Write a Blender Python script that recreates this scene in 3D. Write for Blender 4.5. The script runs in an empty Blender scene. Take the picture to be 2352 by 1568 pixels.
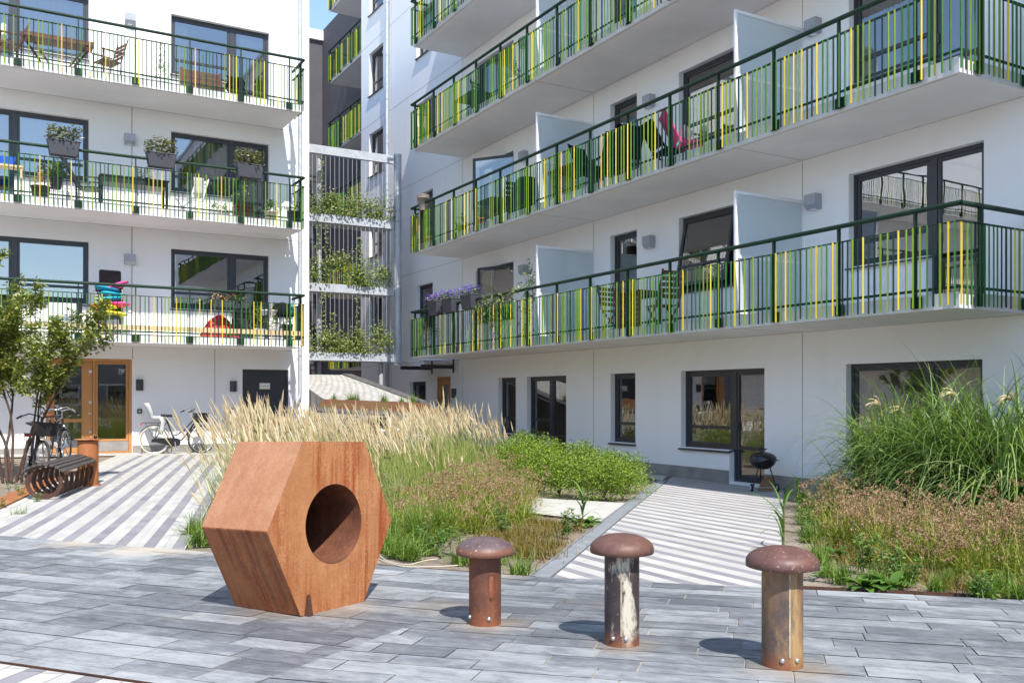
import bpy, bmesh, math, random
from mathutils import Vector, Matrix
from math import sin, cos, pi, radians, sqrt, atan2
scene = bpy.context.scene
COL = scene.collection
# ------------------------------------------------------------------ camera
CAMZ = 1.5
YAW = radians(30)
FPX, CX, HY = 2090.0, 1176.0, 912.0          # focal length, centre and horizon in a 2352 px wide frame
cam = bpy.data.cameras.new("camera")
cam.sensor_width = 36.0
cam.lens = FPX / 2352 * 36.0
cam.shift_y = (HY - 784) / 2352
cam.clip_start = 0.05
cam.clip_end = 2000
camo = bpy.data.objects.new("camera", cam)
camo.location = (0, 0, CAMZ)
camo.rotation_euler = (pi / 2, 0, -YAW)
COL.objects.link(camo)
scene.camera = camo
# ------------------------------------------------------------------ sky and sun
SUN_EL = radians(51)
SUN_HEAD = Vector((0.17, 1.0, 0)).normalized()          # the light travels this way over the ground
world = bpy.data.worlds.new("World")
scene.world = world
world.use_nodes = True
wn = world.node_tree.nodes
wn.clear()
sky = wn.new("ShaderNodeTexSky")
sky.sky_type = 'NISHITA'
sky.sun_disc = False
sky.sun_elevation = SUN_EL
sky.sun_rotation = atan2(-SUN_HEAD.x, -SUN_HEAD.y)
sky.air_density = 1.0
sky.dust_density = 0.15
sky.ozone_density = 1.2
bg = wn.new("ShaderNodeBackground")
bg.inputs[1].default_value = 0.15
wo = wn.new("ShaderNodeOutputWorld")
world.node_tree.links.new(sky.outputs[0], bg.inputs[0])
world.node_tree.links.new(bg.outputs[0], wo.inputs[0])
sl = bpy.data.lights.new("sun", 'SUN')
sl.energy = 3.3
sl.angle = radians(0.5)
sl.color = (1.0, 0.955, 0.885)
so = bpy.data.objects.new("sun", sl)
ldir = Vector((SUN_HEAD.x * cos(SUN_EL), SUN_HEAD.y * cos(SUN_EL), -sin(SUN_EL)))
so.rotation_euler = ldir.to_track_quat('-Z', 'Y').to_euler()
so.location = (-2, -20, 30)
COL.objects.link(so)
scene.view_settings.view_transform = 'Standard'
scene.view_settings.look = 'None'
scene.view_settings.exposure = 1.05
scene.view_settings.gamma = 1.0
scene.cycles.max_bounces = 10
scene.cycles.diffuse_bounces = 7
scene.cycles.transparent_max_bounces = 16
# ------------------------------------------------------------------ ground height and picture points
FW = Vector((sin(YAW), cos(YAW)))
RT = Vector((cos(YAW), -sin(YAW)))
PROF = [(-50, -1.27), (0, -1.30), (3, -1.34), (5.3, -1.41), (7.57, -1.477), (11, -1.50), (16.1, -1.53), (400, -1.53)]
def sstep(a, b, x):
    t = min(1, max(0, (x - a) / (b - a)))
    return t * t * (3 - 2 * t)
def prof(d):
    for i in range(len(PROF) - 1):
        if d <= PROF[i + 1][0]:
            a, b = PROF[i], PROF[i + 1]
            return a[1] + (b[1] - a[1]) * (d - a[0]) / (b[0] - a[0])
    return PROF[-1][1]
def hg(x, y):
    d = x * FW.x + y * FW.y
    r = max(-12, min(12, x * RT.x + y * RT.y))
    h = sum(prof(d + k * 0.5) for k in (-2, -1, 0, 1, 2)) / 5
    return CAMZ + h - 0.02 * r * sstep(9, 18, d)
def ray(px, py):
    a = (px - CX) / FPX
    return Vector((FW.x + RT.x * a, FW.y + RT.y * a, (HY - py) / FPX))
def G(px, py):
    r = ray(px, py)
    d = 10.0
    for i in range(40):
        g = hg(r.x * d, r.y * d)
        d = 0.5 * d + 0.5 * (CAMZ - g) / max(1e-4, -r.z)
        d = min(d, 200)
    return Vector((r.x * d, r.y * d, hg(r.x * d, r.y * d)))
YL, XR = 23.7, 11.95                      # planes of the two facades
def onL(px, py, y=YL):
    r = ray(px, py); t = y / r.y
    return Vector((r.x * t, y, CAMZ + r.z * t))
def onR(px, py, x=XR):
    r = ray(px, py); t = x / r.x
    return Vector((x, r.y * t, CAMZ + r.z * t))
# ------------------------------------------------------------------ mesh builder
def V3(p): return Vector(p)
def rdir(r, el0, el1):
    a = r.uniform(0, 2 * pi); e = radians(r.uniform(el0, el1))
    return Vector((cos(a) * cos(e), sin(a) * cos(e), sin(e)))
class MB:
    def __init__(s):
        s.v = []; s.f = []; s.m = []; s.sm = []; s.r = []; s.rnd = 0.0; s.mi = 0; s.smooth = False
    def face(s, pts, mi=None):
        n = len(s.v)
        s.v.extend([tuple(p) for p in pts])
        s.f.append(tuple(range(n, n + len(pts))))
        s.m.append(s.mi if mi is None else mi); s.sm.append(s.smooth); s.r.append(s.rnd)
    def grid(s, rows, close=False, mi=None):
        n = len(s.v); k = len(rows[0])
        for r in rows: s.v.extend([tuple(p) for p in r])
        for i in range(len(rows) - 1):
            for j in range(k if close else k - 1):
                j2 = (j + 1) % k
                s.f.append((n + i * k + j, n + i * k + j2, n + (i + 1) * k + j2, n + (i + 1) * k + j))
                s.m.append(s.mi if mi is None else mi); s.sm.append(s.smooth); s.r.append(s.rnd)
    def hexa(s, c, mi=None):
        n = len(s.v); s.v.extend([tuple(p) for p in c])
        for q in ((0, 3, 2, 1), (4, 5, 6, 7), (0, 1, 5, 4), (1, 2, 6, 5), (2, 3, 7, 6), (3, 0, 4, 7)):
            s.f.append(tuple(n + i for i in q)); s.m.append(s.mi if mi is None else mi); s.sm.append(False); s.r.append(s.rnd)
    def box(s, a, b, mi=None):
        x0, y0, z0 = a; x1, y1, z1 = b
        s.hexa([(x0, y0, z0), (x1, y0, z0), (x1, y1, z0), (x0, y1, z0), (x0, y0, z1), (x1, y0, z1), (x1, y1, z1), (x0, y1, z1)], mi)
    def boxf(s, P, u0, u1, v0, v1, w0, w1, mi=None):     # box in a facade's own axes
        s.hexa([P(u0, v0, w0), P(u1, v0, w0), P(u1, v0, w1), P(u0, v0, w1), P(u0, v1, w0), P(u1, v1, w0), P(u1, v1, w1), P(u0, v1, w1)], mi)
    def beam(s, p0, p1, w, h=None, up=(0, 0, 1), mi=None):
        h = w if h is None else h
        p0, p1 = V3(p0), V3(p1); d = (p1 - p0).normalized(); up = V3(up)
        if abs(d.dot(up)) > 0.98: up = Vector((0, 1, 0))
        x = d.cross(up).normalized() * w / 2; y = x.cross(d).normalized() * h / 2
        s.hexa([p0 - x - y, p0 + x - y, p0 + x + y, p0 - x + y, p1 - x - y, p1 + x - y, p1 + x + y, p1 - x + y], mi)
    def tube(s, pts, r, n=8, mi=None, cap=True):
        pts = [V3(p) for p in pts]; rows = []
        rad = r if isinstance(r, (list, tuple)) else [r] * len(pts)
        t0 = (pts[1] - pts[0]).normalized()
        up = Vector((0, 0, 1)) if abs(t0.z) < 0.9 else Vector((1, 0, 0))
        x = t0.cross(up).normalized()
        for i, p in enumerate(pts):
            t = (pts[min(i + 1, len(pts) - 1)] - pts[max(i - 1, 0)])
            if t.length < 1e-9: t = t0
            t.normalize()
            x = (x - t * x.dot(t))
            if x.length < 1e-6: x = t.orthogonal()
            x.normalize(); y = t.cross(x)
            rows.append([p + (x * cos(2 * pi * k / n) + y * sin(2 * pi * k / n)) * rad[i] for k in range(n)])
        o = s.smooth; s.smooth = True; s.grid(rows, True, mi); s.smooth = o
        if cap:
            s.face(rows[0][::-1], mi); s.face(rows[-1], mi)
    def torus(s, c, ax, R, r, n=32, m=8, mi=None, a0=0.0, a1=2 * pi, sx=1.0):
        ax = V3(ax).normalized(); c = V3(c)
        x = ax.orthogonal().normalized()
        if abs(ax.z) < 0.9: x = ax.cross(Vector((0, 0, 1))).normalized()
        y = ax.cross(x); rows = []
        full = abs(a1 - a0 - 2 * pi) < 1e-6
        for i in range(n + 1):
            a = a0 + (a1 - a0) * i / n; d = x * cos(a) + y * sin(a)
            rows.append([c + d * (R + r * cos(2 * pi * k / m)) + ax * (r * sx * sin(2 * pi * k / m)) for k in range(m)])
        o = s.smooth; s.smooth = True; s.grid(rows, True, mi); s.smooth = o
        if not full: s.face(rows[0][::-1], mi); s.face(rows[-1], mi)
    def lathe(s, prof, n=32, o=(0, 0, 0), M=None, mi=None):
        rows = [[(Vector((r * cos(2 * pi * k / n), r * sin(2 * pi * k / n), z))) for k in range(n)] for r, z in prof]
        rows = [[(M @ p if M else p) + V3(o) for p in r] for r in rows]
        q = s.smooth; s.smooth = True; s.grid(rows, True, mi); s.smooth = q
    def prism(s, poly, d, mi=None):                       # poly: 3-D points, d: extrusion vector
        d = V3(d); a = [V3(p) for p in poly]; b = [p + d for p in a]
        s.face(a[::-1], mi); s.face(b, mi)
        for i in range(len(a)):
            j = (i + 1) % len(a); s.face([a[i], a[j], b[j], b[i]], mi)
    def blade(s, p, d, L, w, bend, n=4, twist=None, mi=None, tipw=0.1):
        # one grass blade: from p, starting along d, drooping by bend
        p = V3(p); d = V3(d).normalized(); side = d.cross(Vector((0, 0, 1)))
        if side.length < 1e-3: side = Vector((1, 0, 0))
        side.normalize()
        if twist is not None: side = (side * cos(twist) + d.cross(side) * sin(twist)).normalized()
        rows = []; q = p.copy(); dd = d.copy()
        for i in range(n + 1):
            t = i / n; ww = w * (1 - (1 - tipw) * t ** 1.6) / 2
            rows.append([q - side * ww, q + side * ww])
            q = q + dd * (L / n); dd = (dd + Vector((0, 0, -bend * (0.4 + t) / n))).normalized()
        s.grid(rows, False, mi)
        return q
    def leaf(s, p, d, nrm, L, w, mi=None, fold=0.15):
        p = V3(p); d = V3(d).normalized(); nrm = V3(nrm); sd = d.cross(nrm)
        if sd.length < 1e-4: sd = d.orthogonal()
        sd.normalize(); nn = sd.cross(d)
        m = p + d * L * 0.45; t = p + d * L - nn * L * 0.12
        n = len(s.v)
        s.v.extend([tuple(p), tuple(m + sd * w / 2 + nn * w * fold), tuple(t), tuple(m - sd * w / 2 + nn * w * fold)])
        s.f.append((n, n + 1, n + 2)); s.f.append((n, n + 2, n + 3))
        for i in range(2): s.m.append(s.mi if mi is None else mi); s.sm.append(False); s.r.append(s.rnd)
    def mesh(s, name, mats):
        me = bpy.data.meshes.new(name)
        me.from_pydata(s.v, [], s.f)
        if not isinstance(mats, (list, tuple)): mats = [mats]
        for m in mats: me.materials.append(m)
        me.polygons.foreach_set("material_index", s.m)
        me.polygons.foreach_set("use_smooth", s.sm)
        at = me.attributes.new("rnd", 'FLOAT', 'FACE')
        at.data.foreach_set("value", s.r)
        me.update()
        return me
    def build(s, name, mats, parent=None, weld=False):
        me = s.mesh(name, mats)
        if weld:
            b = bmesh.new(); b.from_mesh(me)
            bmesh.ops.remove_doubles(b, verts=b.verts, dist=0.0004)
            bmesh.ops.recalc_face_normals(b, faces=b.faces)
            b.to_mesh(me); b.free()
        o = bpy.data.objects.new(name, me)
        COL.objects.link(o)
        if parent: o.parent = parent
        return o
def bevel(o, w, seg=2, ang=40):
    m = o.modifiers.new("bevel", 'BEVEL'); m.width = w; m.segments = seg; m.limit_method = 'ANGLE'; m.angle_limit = radians(ang)
    return o
def tag(o, label=None, cat=None, group=None, kind=None):
    if label: o["label"] = label
    if cat: o["category"] = cat
    if group: o["group"] = group
    if kind: o["kind"] = kind
    return o
def thing(name, label, cat, loc=(0, 0, 0), rz=0.0, group=None, kind=None):
    o = bpy.data.objects.new(name, None); COL.objects.link(o)
    o.empty_display_size = 0.1
    o.location = loc; o.rotation_euler = (0, 0, rz)
    return tag(o, label, cat, group, kind)
def copy_tree(o, parent=None):
    c = o.copy(); COL.objects.link(c)
    if parent: c.parent = parent
    for ch in list(o.children): copy_tree(ch, c)
    return c
def dup(o, loc, rz=0.0, label=None, sc=None):
    c = copy_tree(o); c.location = loc; c.rotation_euler = (0, 0, rz)
    if sc: c.scale = (sc, sc, sc) if not isinstance(sc, tuple) else sc
    if label: c["label"] = label
    return c
def lettering(txt, size, P, mat, parent, name="lettering", align='CENTER', ext=0.0008):
    # letters as mesh; P maps (u, v) in the sign's plane to world
    cu = bpy.data.curves.new(name, 'FONT'); cu.body = txt; cu.size = size; cu.align_x = align; cu.align_y = 'CENTER'
    cu.resolution_u = 2
    t = bpy.data.objects.new(name, cu); COL.objects.link(t)
    bpy.context.view_layer.update()
    me = bpy.data.meshes.new_from_object(t.evaluated_get(bpy.context.evaluated_depsgraph_get()))
    bpy.data.objects.remove(t)
    for v in me.vertices: v.co = V3(P(v.co.x, v.co.y))
    me.materials.clear(); me.materials.append(mat)
    o = bpy.data.objects.new(name, me); COL.objects.link(o); o.parent = parent
    return o
# ------------------------------------------------------------------ materials
class NT:
    def __init__(s, name):
        s.mat = bpy.data.materials.new(name); s.mat.use_nodes = True
        s.t = s.mat.node_tree; s.t.nodes.clear()
        s.out = s.n("ShaderNodeOutputMaterial")
    def n(s, typ, **k):
        o = s.t.nodes.new(typ)
        for a, b in k.items(): setattr(o, a, b)
        return o
    def l(s, a, b): s.t.links.new(a, b)
    def coord(s, kind='Object', scale=(1, 1, 1), rot=(0, 0, 0)):
        tc = s.n("ShaderNodeTexCoord"); mp = s.n("ShaderNodeMapping")
        mp.inputs['Scale'].default_value = scale; src = tc.outputs[kind]
        if any(rot):
            m0 = s.n("ShaderNodeMapping"); m0.inputs['Rotation'].default_value = rot; s.l(src, m0.inputs[0]); src = m0.outputs[0]
        s.l(src, mp.inputs[0]); return mp.outputs[0]
    def noise(s, co, scale, detail=4, rough=0.55, dist=0.0):
        x = s.n("ShaderNodeTexNoise"); x.inputs['Scale'].default_value = scale; x.inputs['Detail'].default_value = detail
        x.inputs['Roughness'].default_value = rough; x.inputs['Distortion'].default_value = dist
        s.l(co, x.inputs['Vector']); return x.outputs['Fac']
    def ramp(s, fac, stops):
        r = s.n("ShaderNodeValToRGB"); e = r.color_ramp.elements
        while len(e) < len(stops): e.new(0.5)
        for i, (p, c) in enumerate(stops):
            e[i].position = p; e[i].color = (c[0], c[1], c[2], 1) if not isinstance(c, (int, float)) else (c, c, c, 1)
        s.l(fac, r.inputs[0]); return r.outputs[0]
    def mix(s, fac, a, b, mode='MIX'):
        m = s.n("ShaderNodeMix", data_type='RGBA', blend_type=mode)
        for sock, val in ((m.inputs[0], fac), (m.inputs[6], a), (m.inputs[7], b)):
            if isinstance(val, (int, float)): sock.default_value = val
            elif isinstance(val, (tuple, list)): sock.default_value = (val[0], val[1], val[2], 1)
            else: s.l(val, sock)
        return m.outputs[2]
    def math(s, op, a, b=0.0, c=None):
        m = s.n("ShaderNodeMath", operation=op)
        for i, v in enumerate((a, b, c)):
            if v is None: continue
            if isinstance(v, (int, float)): m.inputs[i].default_value = v
            else: s.l(v, m.inputs[i])
        return m.outputs[0]
    def attr(s, name='rnd'):
        a = s.n("ShaderNodeAttribute"); a.attribute_name = name; return a.outputs['Fac']
    def bump(s, h, strength=0.3, dist=0.01):
        b = s.n("ShaderNodeBump"); b.inputs['Strength'].default_value = strength; b.inputs['Distance'].default_value = dist
        s.l(h, b.inputs['Height']); return b.outputs[0]
    def pbr(s, col, rough=0.6, metal=0.0, nrm=None, spec=0.5):
        p = s.n("ShaderNodeBsdfPrincipled")
        if isinstance(col, (tuple, list)): p.inputs['Base Color'].default_value = (col[0], col[1], col[2], 1)
        else: s.l(col, p.inputs['Base Color'])
        if isinstance(rough, (int, float)): p.inputs['Roughness'].default_value = rough
        else: s.l(rough, p.inputs['Roughness'])
        p.inputs['Metallic'].default_value = metal
        p.inputs['Specular IOR Level'].default_value = spec
        if nrm: s.l(nrm, p.inputs['Normal'])
        s.l(p.outputs[0], s.out.inputs[0]); return p
def plain(name, col, rough=0.5, metal=0.0, var=0.12, scale=6.0, bumpy=0.0, spec=0.5):
    t = NT(name); co = t.coord()
    f = t.noise(co, scale, 5)
    a = tuple(max(0, c * (1 - var)) for c in col); b = tuple(min(1, c * (1 + var)) for c in col)
    c = t.ramp(f, [(0.3, a), (0.7, b)])
    n = t.bump(t.noise(co, scale * 12, 3), bumpy, 0.004) if bumpy else None
    t.pbr(c, rough, metal, n, spec); return t.mat
def leafmat(name, c0, c1, c2=None, trans=0.35, gloss=0.03, rough=0.5):
    t = NT(name); f = t.attr()
    st = [(0.0, c0), (0.75, c1)] + ([(1.0, c2)] if c2 else [])
    c = t.ramp(f, st)
    d = t.n("ShaderNodeBsdfDiffuse"); tr = t.n("ShaderNodeBsdfTranslucent"); g = t.n("ShaderNodeBsdfGlossy"); g.inputs['Roughness'].default_value = rough
    t.l(c, d.inputs[0]); t.l(t.mix(1.0, c, (1.3, 1.35, 0.55), 'MULTIPLY'), tr.inputs[0])
    m1 = t.n("ShaderNodeMixShader"); m1.inputs[0].default_value = trans
    t.l(d.outputs[0], m1.inputs[1]); t.l(tr.outputs[0], m1.inputs[2])
    m2 = t.n("ShaderNodeMixShader"); m2.inputs[0].default_value = gloss
    t.l(m1.outputs[0], m2.inputs[1]); t.l(g.outputs[0], m2.inputs[2]); t.l(m2.outputs[0], t.out.inputs[0])
    return t.mat
M = {}
def render_wall():
    t = NT("white_render"); co = t.coord()
    big = t.noise(co, 0.35, 3); st = t.noise(t.coord(scale=(1.3, 1.3, 0.12)), 1.6, 6, 0.6)
    c = t.ramp(big, [(0.3, (0.80, 0.79, 0.795)), (0.7, (0.85, 0.84, 0.84))])
    c = t.mix(t.ramp(st, [(0.55, 0.0), (0.85, 0.28)]), c, (0.68, 0.665, 0.645))
    n = t.bump(t.noise(co, 220, 2), 0.25, 0.002)
    t.pbr(c, 0.85, 0, n, 0.25); return t.mat
M['wall'] = render_wall()
M['soffit'] = plain("white_concrete", (0.78, 0.765, 0.76), 0.8, var=0.05, scale=1.2, bumpy=0.1)
def edge_mat():
    t = NT("slab_edge_concrete"); co = t.coord()
    f = t.noise(t.coord(scale=(4, 4, 1)), 2.5, 6)
    c = t.ramp(f, [(0.35, (0.66, 0.66, 0.66)), (0.62, (0.6, 0.59, 0.57)), (0.8, (0.3, 0.27, 0.23))])
    t.pbr(c, 0.85, 0, t.bump(f, 0.2, 0.004)); return t.mat
M['edge'] = edge_mat()
M['sealant'] = plain("joint_sealant", (0.40, 0.375, 0.32), 0.8, var=0.2)
M['plinth'] = plain("grey_plinth_concrete", (0.26, 0.245, 0.23), 0.7, var=0.25, scale=2.5, bumpy=0.2)
M['dgreen'] = plain("dark_green_paint", (0.011, 0.033, 0.018), 0.5, var=0.1, spec=0.25)
M['green'] = plain("green_paint", (0.04, 0.15, 0.035), 0.5, var=0.12, spec=0.2)
M['lime'] = plain("lime_paint", (0.17, 0.27, 0.022), 0.5, var=0.12, spec=0.2)
M['yellow'] = plain("yellow_paint", (0.70, 0.53, 0.03), 0.38, var=0.08)
M['frame'] = plain("anthracite_frame", (0.035, 0.037, 0.046), 0.38, var=0.1)
M['dgwall'] = plain("dark_grey_cladding", (0.075, 0.068, 0.078), 0.8, var=0.08, scale=1.5, bumpy=0.15)
M['white'] = plain("white_paint", (0.78, 0.78, 0.79), 0.5, var=0.04)
M['alu'] = plain("grey_lamp_paint", (0.36, 0.37, 0.41), 0.4, 0.2, var=0.06)
M['lampdark'] = plain("dark_lamp_paint", (0.05, 0.05, 0.058), 0.45, var=0.1)
def galv():
    t = NT("galvanised_steel"); co = t.coord()
    v = t.n("ShaderNodeTexVoronoi"); v.inputs['Scale'].default_value = 22; t.l(co, v.inputs['Vector'])
    c = t.mix(0.5, t.ramp(v.outputs['Color'], [(0.2, (0.38, 0.40, 0.43)), (0.8, (0.55, 0.57, 0.60))]), t.ramp(t.noise(co, 3, 5), [(0.3, (0.34, 0.36, 0.39)), (0.7, (0.52, 0.54, 0.57))]))
    t.pbr(c, 0.5, 0.2, None); return t.mat
M['galv'] = galv()
M['steel'] = plain("brushed_steel", (0.62, 0.63, 0.65), 0.28, 0.9, var=0.08)
M['chrome'] = plain("chrome", (0.75, 0.75, 0.77), 0.15, 1.0, var=0.05)
M['black'] = plain("black_plastic", (0.016, 0.016, 0.018), 0.45, var=0.2)
M['blackgloss'] = plain("black_enamel", (0.012, 0.012, 0.014), 0.16, var=0.1)
M['rubber'] = plain("tyre_rubber", (0.022, 0.022, 0.023), 0.75, var=0.2)
M['creamtyre'] = plain("cream_rubber", (0.62, 0.55, 0.42), 0.7, var=0.1)
M['charcoal'] = plain("charcoal_plastic", (0.055, 0.054, 0.065), 0.5, var=0.12)
M['greyplastic'] = plain("light_grey_plastic", (0.50, 0.51, 0.50), 0.4, var=0.05)
M['taupe'] = plain("taupe_plastic", (0.25, 0.205, 0.175), 0.5, var=0.06)
M['brownleather'] = plain("brown_leather", (0.24, 0.065, 0.02), 0.45, var=0.15)
M['orange'] = plain("orange_reflector", (0.8, 0.25, 0.02), 0.3, var=0.05)
M['red'] = plain("red_fabric", (0.55, 0.03, 0.035), 0.8, var=0.2, scale=9, bumpy=0.2)
M['pink'] = plain("pink_fabric", (0.78, 0.055, 0.26), 0.8, var=0.12, scale=9, bumpy=0.2)
M['teal'] = plain("blue_teal_fabric", (0.008, 0.22, 0.34), 0.8, var=0.12, scale=9, bumpy=0.2)
M['cyan'] = plain("turquoise_fabric", (0.02, 0.42, 0.56), 0.8, var=0.12, scale=9, bumpy=0.2)
M['orangef'] = plain("orange_fabric", (0.85, 0.17, 0.025), 0.8, var=0.12, scale=9, bumpy=0.2)
M['yellowf'] = plain("yellow_fabric", (0.80, 0.70, 0.05), 0.8, var=0.12, scale=9, bumpy=0.2)
M['blackf'] = plain("black_fabric", (0.011, 0.011, 0.013), 0.95, var=0.2, scale=9, bumpy=0.2, spec=0.1)
M['cream'] = plain("cream_fabric", (0.72, 0.70, 0.64), 0.85, var=0.06)
M['bluep'] = plain("blue_plastic", (0.02, 0.10, 0.55), 0.4, var=0.1)
M['terracotta'] = plain("terracotta", (0.42, 0.15, 0.07), 0.8, var=0.12)
M['wicker'] = plain("wicker", (0.40, 0.34, 0.26), 0.8, var=0.35, scale=40, bumpy=0.4)
def wood(name, a, b, sc=(1, 1, 1), rough=0.6):
    t = NT(name); co = t.coord(scale=sc)
    f = t.noise(co, 14, 6, 0.6, 0.6); c = t.ramp(f, [(0.3, a), (0.7, b)])
    t.pbr(c, rough, 0, t.bump(f, 0.15, 0.003)); return t.mat
M['oak'] = wood("oiled_oak", (0.40, 0.17, 0.045), (0.54, 0.26, 0.085), (6, 6, 0.5), 0.45)
M['teak'] = wood("dark_teak", (0.075, 0.026, 0.012), (0.15, 0.058, 0.028), (0.5, 4, 4))
M['greywood'] = wood("weathered_wood", (0.045, 0.038, 0.036), (0.10, 0.085, 0.078), (0.4, 5, 5), 0.7)
M['deck'] = wood("pale_timber", (0.50, 0.37, 0.20), (0.66, 0.52, 0.32), (0.5, 4, 4), 0.7)
def corten(name, c_lo, c_hi, c_streak, streak=0.8, dark=(0.06, 0.028, 0.02), darkamt=0.0, sc=1.0, sx=16, sz=0.7):
    t = NT(name); co = t.coord(); cs = t.coord(scale=(sx * sc, 13 * sc, sz * sc))
    big = t.noise(co, 3.2 * sc, 6, 0.6); fine = t.noise(co, 60 * sc, 4, 0.7)
    st = t.math('ADD', t.noise(cs, 1.1, 8, 0.7, 0.3), t.math('MULTIPLY', t.math('SUBTRACT', fine, 0.5), 0.42))
    msk = t.noise(t.coord(scale=(2.2 * sc, 2.2 * sc, 0.5 * sc)), 1.3, 3)
    c = t.ramp(big, [(0.28, c_lo), (0.72, c_hi)])
    bl = t.noise(co, 9 * sc, 9, 0.72, 0.8)
    c = t.mix(t.math('MULTIPLY', t.ramp(bl, [(0.46, 0.0), (0.62, 1.0)]), 0.32), c, tuple(x * 0.72 for x in c_lo))
    c = t.mix(t.math('MULTIPLY', t.ramp(bl, [(0.30, 1.0), (0.42, 0.0)]), 0.45), c, tuple(min(1, x * 1.22) for x in c_hi))
    c = t.mix(t.math('MULTIPLY', t.ramp(st, [(0.44, 0.0), (0.60, 1.0)]), t.math('MULTIPLY', t.ramp(msk, [(0.38, 0.0), (0.52, 1.0)]), streak)), c, c_streak)
    c = t.mix(t.math('MULTIPLY', t.ramp(fine, [(0.45, 0.0), (0.72, 1.0)]), 0.45), c, tuple(x * 0.55 for x in c_lo))
    if darkamt: c = t.mix(t.math('MULTIPLY', t.ramp(t.noise(cs, 2.6, 6, 0.7), [(0.48, 0.0), (0.6, 1.0)]), darkamt), c, dark)
    t.pbr(c, 0.62, 0.0, t.bump(t.math('ADD', fine, t.math('MULTIPLY', big, 0.5)), 0.25, 0.002), 0.4); return t.mat
M['corten'] = corten("weathering_steel", (0.36, 0.145, 0.055), (0.50, 0.24, 0.11), (0.27, 0.055, 0.012), 1.0)
M['cortend'] = corten("streaked_weathering_steel", (0.30, 0.10, 0.035), (0.40, 0.15, 0.055), (0.25, 0.05, 0.012), 0.9, darkamt=0.45, sx=1.0, sz=0.8)
M['cortens'] = corten("sloping_weathering_steel", (0.35, 0.155, 0.075), (0.45, 0.235, 0.13), (0.31, 0.10, 0.045), 0.35, sx=1.3, sz=1.0)
M['corten_b'] = corten("old_weathering_steel", (0.05, 0.024, 0.017), (0.13, 0.055, 0.03), (0.04, 0.02, 0.015), 0.6, darkamt=0.3, sc=1.6)
M['cable'] = plain("cable_steel", (0.55, 0.56, 0.58), 0.5, 0.2, var=0.05)
def glass(name, ior=1.75, tint=(0.80, 0.83, 0.83)):
    t = NT(name)
    tr = t.n("ShaderNodeBsdfTransparent"); tr.inputs[0].default_value = (*tint, 1)
    g = t.n("ShaderNodeBsdfGlossy"); g.inputs['Roughness'].default_value = 0.0; g.inputs[0].default_value = (0.95, 0.97, 1, 1)
    co = t.coord(); t.l(t.bump(t.noise(co, 1.1, 2), 0.06, 0.02), g.inputs['Normal'])
    fr = t.n("ShaderNodeFresnel"); fr.inputs[0].default_value = ior
    m = t.n("ShaderNodeMixShader"); t.l(fr.outputs[0], m.inputs[0]); t.l(tr.outputs[0], m.inputs[1]); t.l(g.outputs[0], m.inputs[2])
    t.l(m.outputs[0], t.out.inputs[0]); return t.mat
M['glass'] = glass("window_glass", 3.0)
def frosted():
    t = NT("frosted_glass")
    d = t.n("ShaderNodeBsdfDiffuse"); d.inputs[0].default_value = (0.76, 0.81, 0.83, 1)
    tr = t.n("ShaderNodeBsdfTranslucent"); tr.inputs[0].default_value = (0.74, 0.80, 0.82, 1)
    m = t.n("ShaderNodeMixShader"); m.inputs[0].default_value = 0.5
    t.l(d.outputs[0], m.inputs[1]); t.l(tr.outputs[0], m.inputs[2])
    g = t.n("ShaderNodeBsdfGlossy"); g.inputs['Roughness'].default_value = 0.12
    m2 = t.n("ShaderNodeMixShader"); m2.inputs[0].default_value = 0.06
    t.l(m.outputs[0], m2.inputs[1]); t.l(g.outputs[0], m2.inputs[2]); t.l(m2.outputs[0], t.out.inputs[0]); return t.mat
M['frost'] = frosted()
M['room'] = plain("room_walls", (0.50, 0.49, 0.47), 0.9, var=0.15, scale=1.5)
def curtain():
    t = NT("curtain_cloth")
    d = t.n("ShaderNodeBsdfDiffuse"); d.inputs[0].default_value = (0.75, 0.75, 0.74, 1)
    tr = t.n("ShaderNodeBsdfTranslucent"); tr.inputs[0].default_value = (0.6, 0.6, 0.6, 1)
    m = t.n("ShaderNodeMixShader"); m.inputs[0].default_value = 0.3
    t.l(d.outputs[0], m.inputs[1]); t.l(tr.outputs[0], m.inputs[2]); t.l(m.outputs[0], t.out.inputs[0]); return t.mat
M['curtain'] = curtain()
M['greycurtain'] = plain("grey_curtain", (0.34, 0.34, 0.33), 0.9, var=0.15)
M['blind'] = plain("blind_slats", (0.55, 0.56, 0.55), 0.5, var=0.05)
M['bamboo'] = plain("bamboo_blind", (0.36, 0.27, 0.12), 0.8, var=0.3, scale=30)
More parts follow.
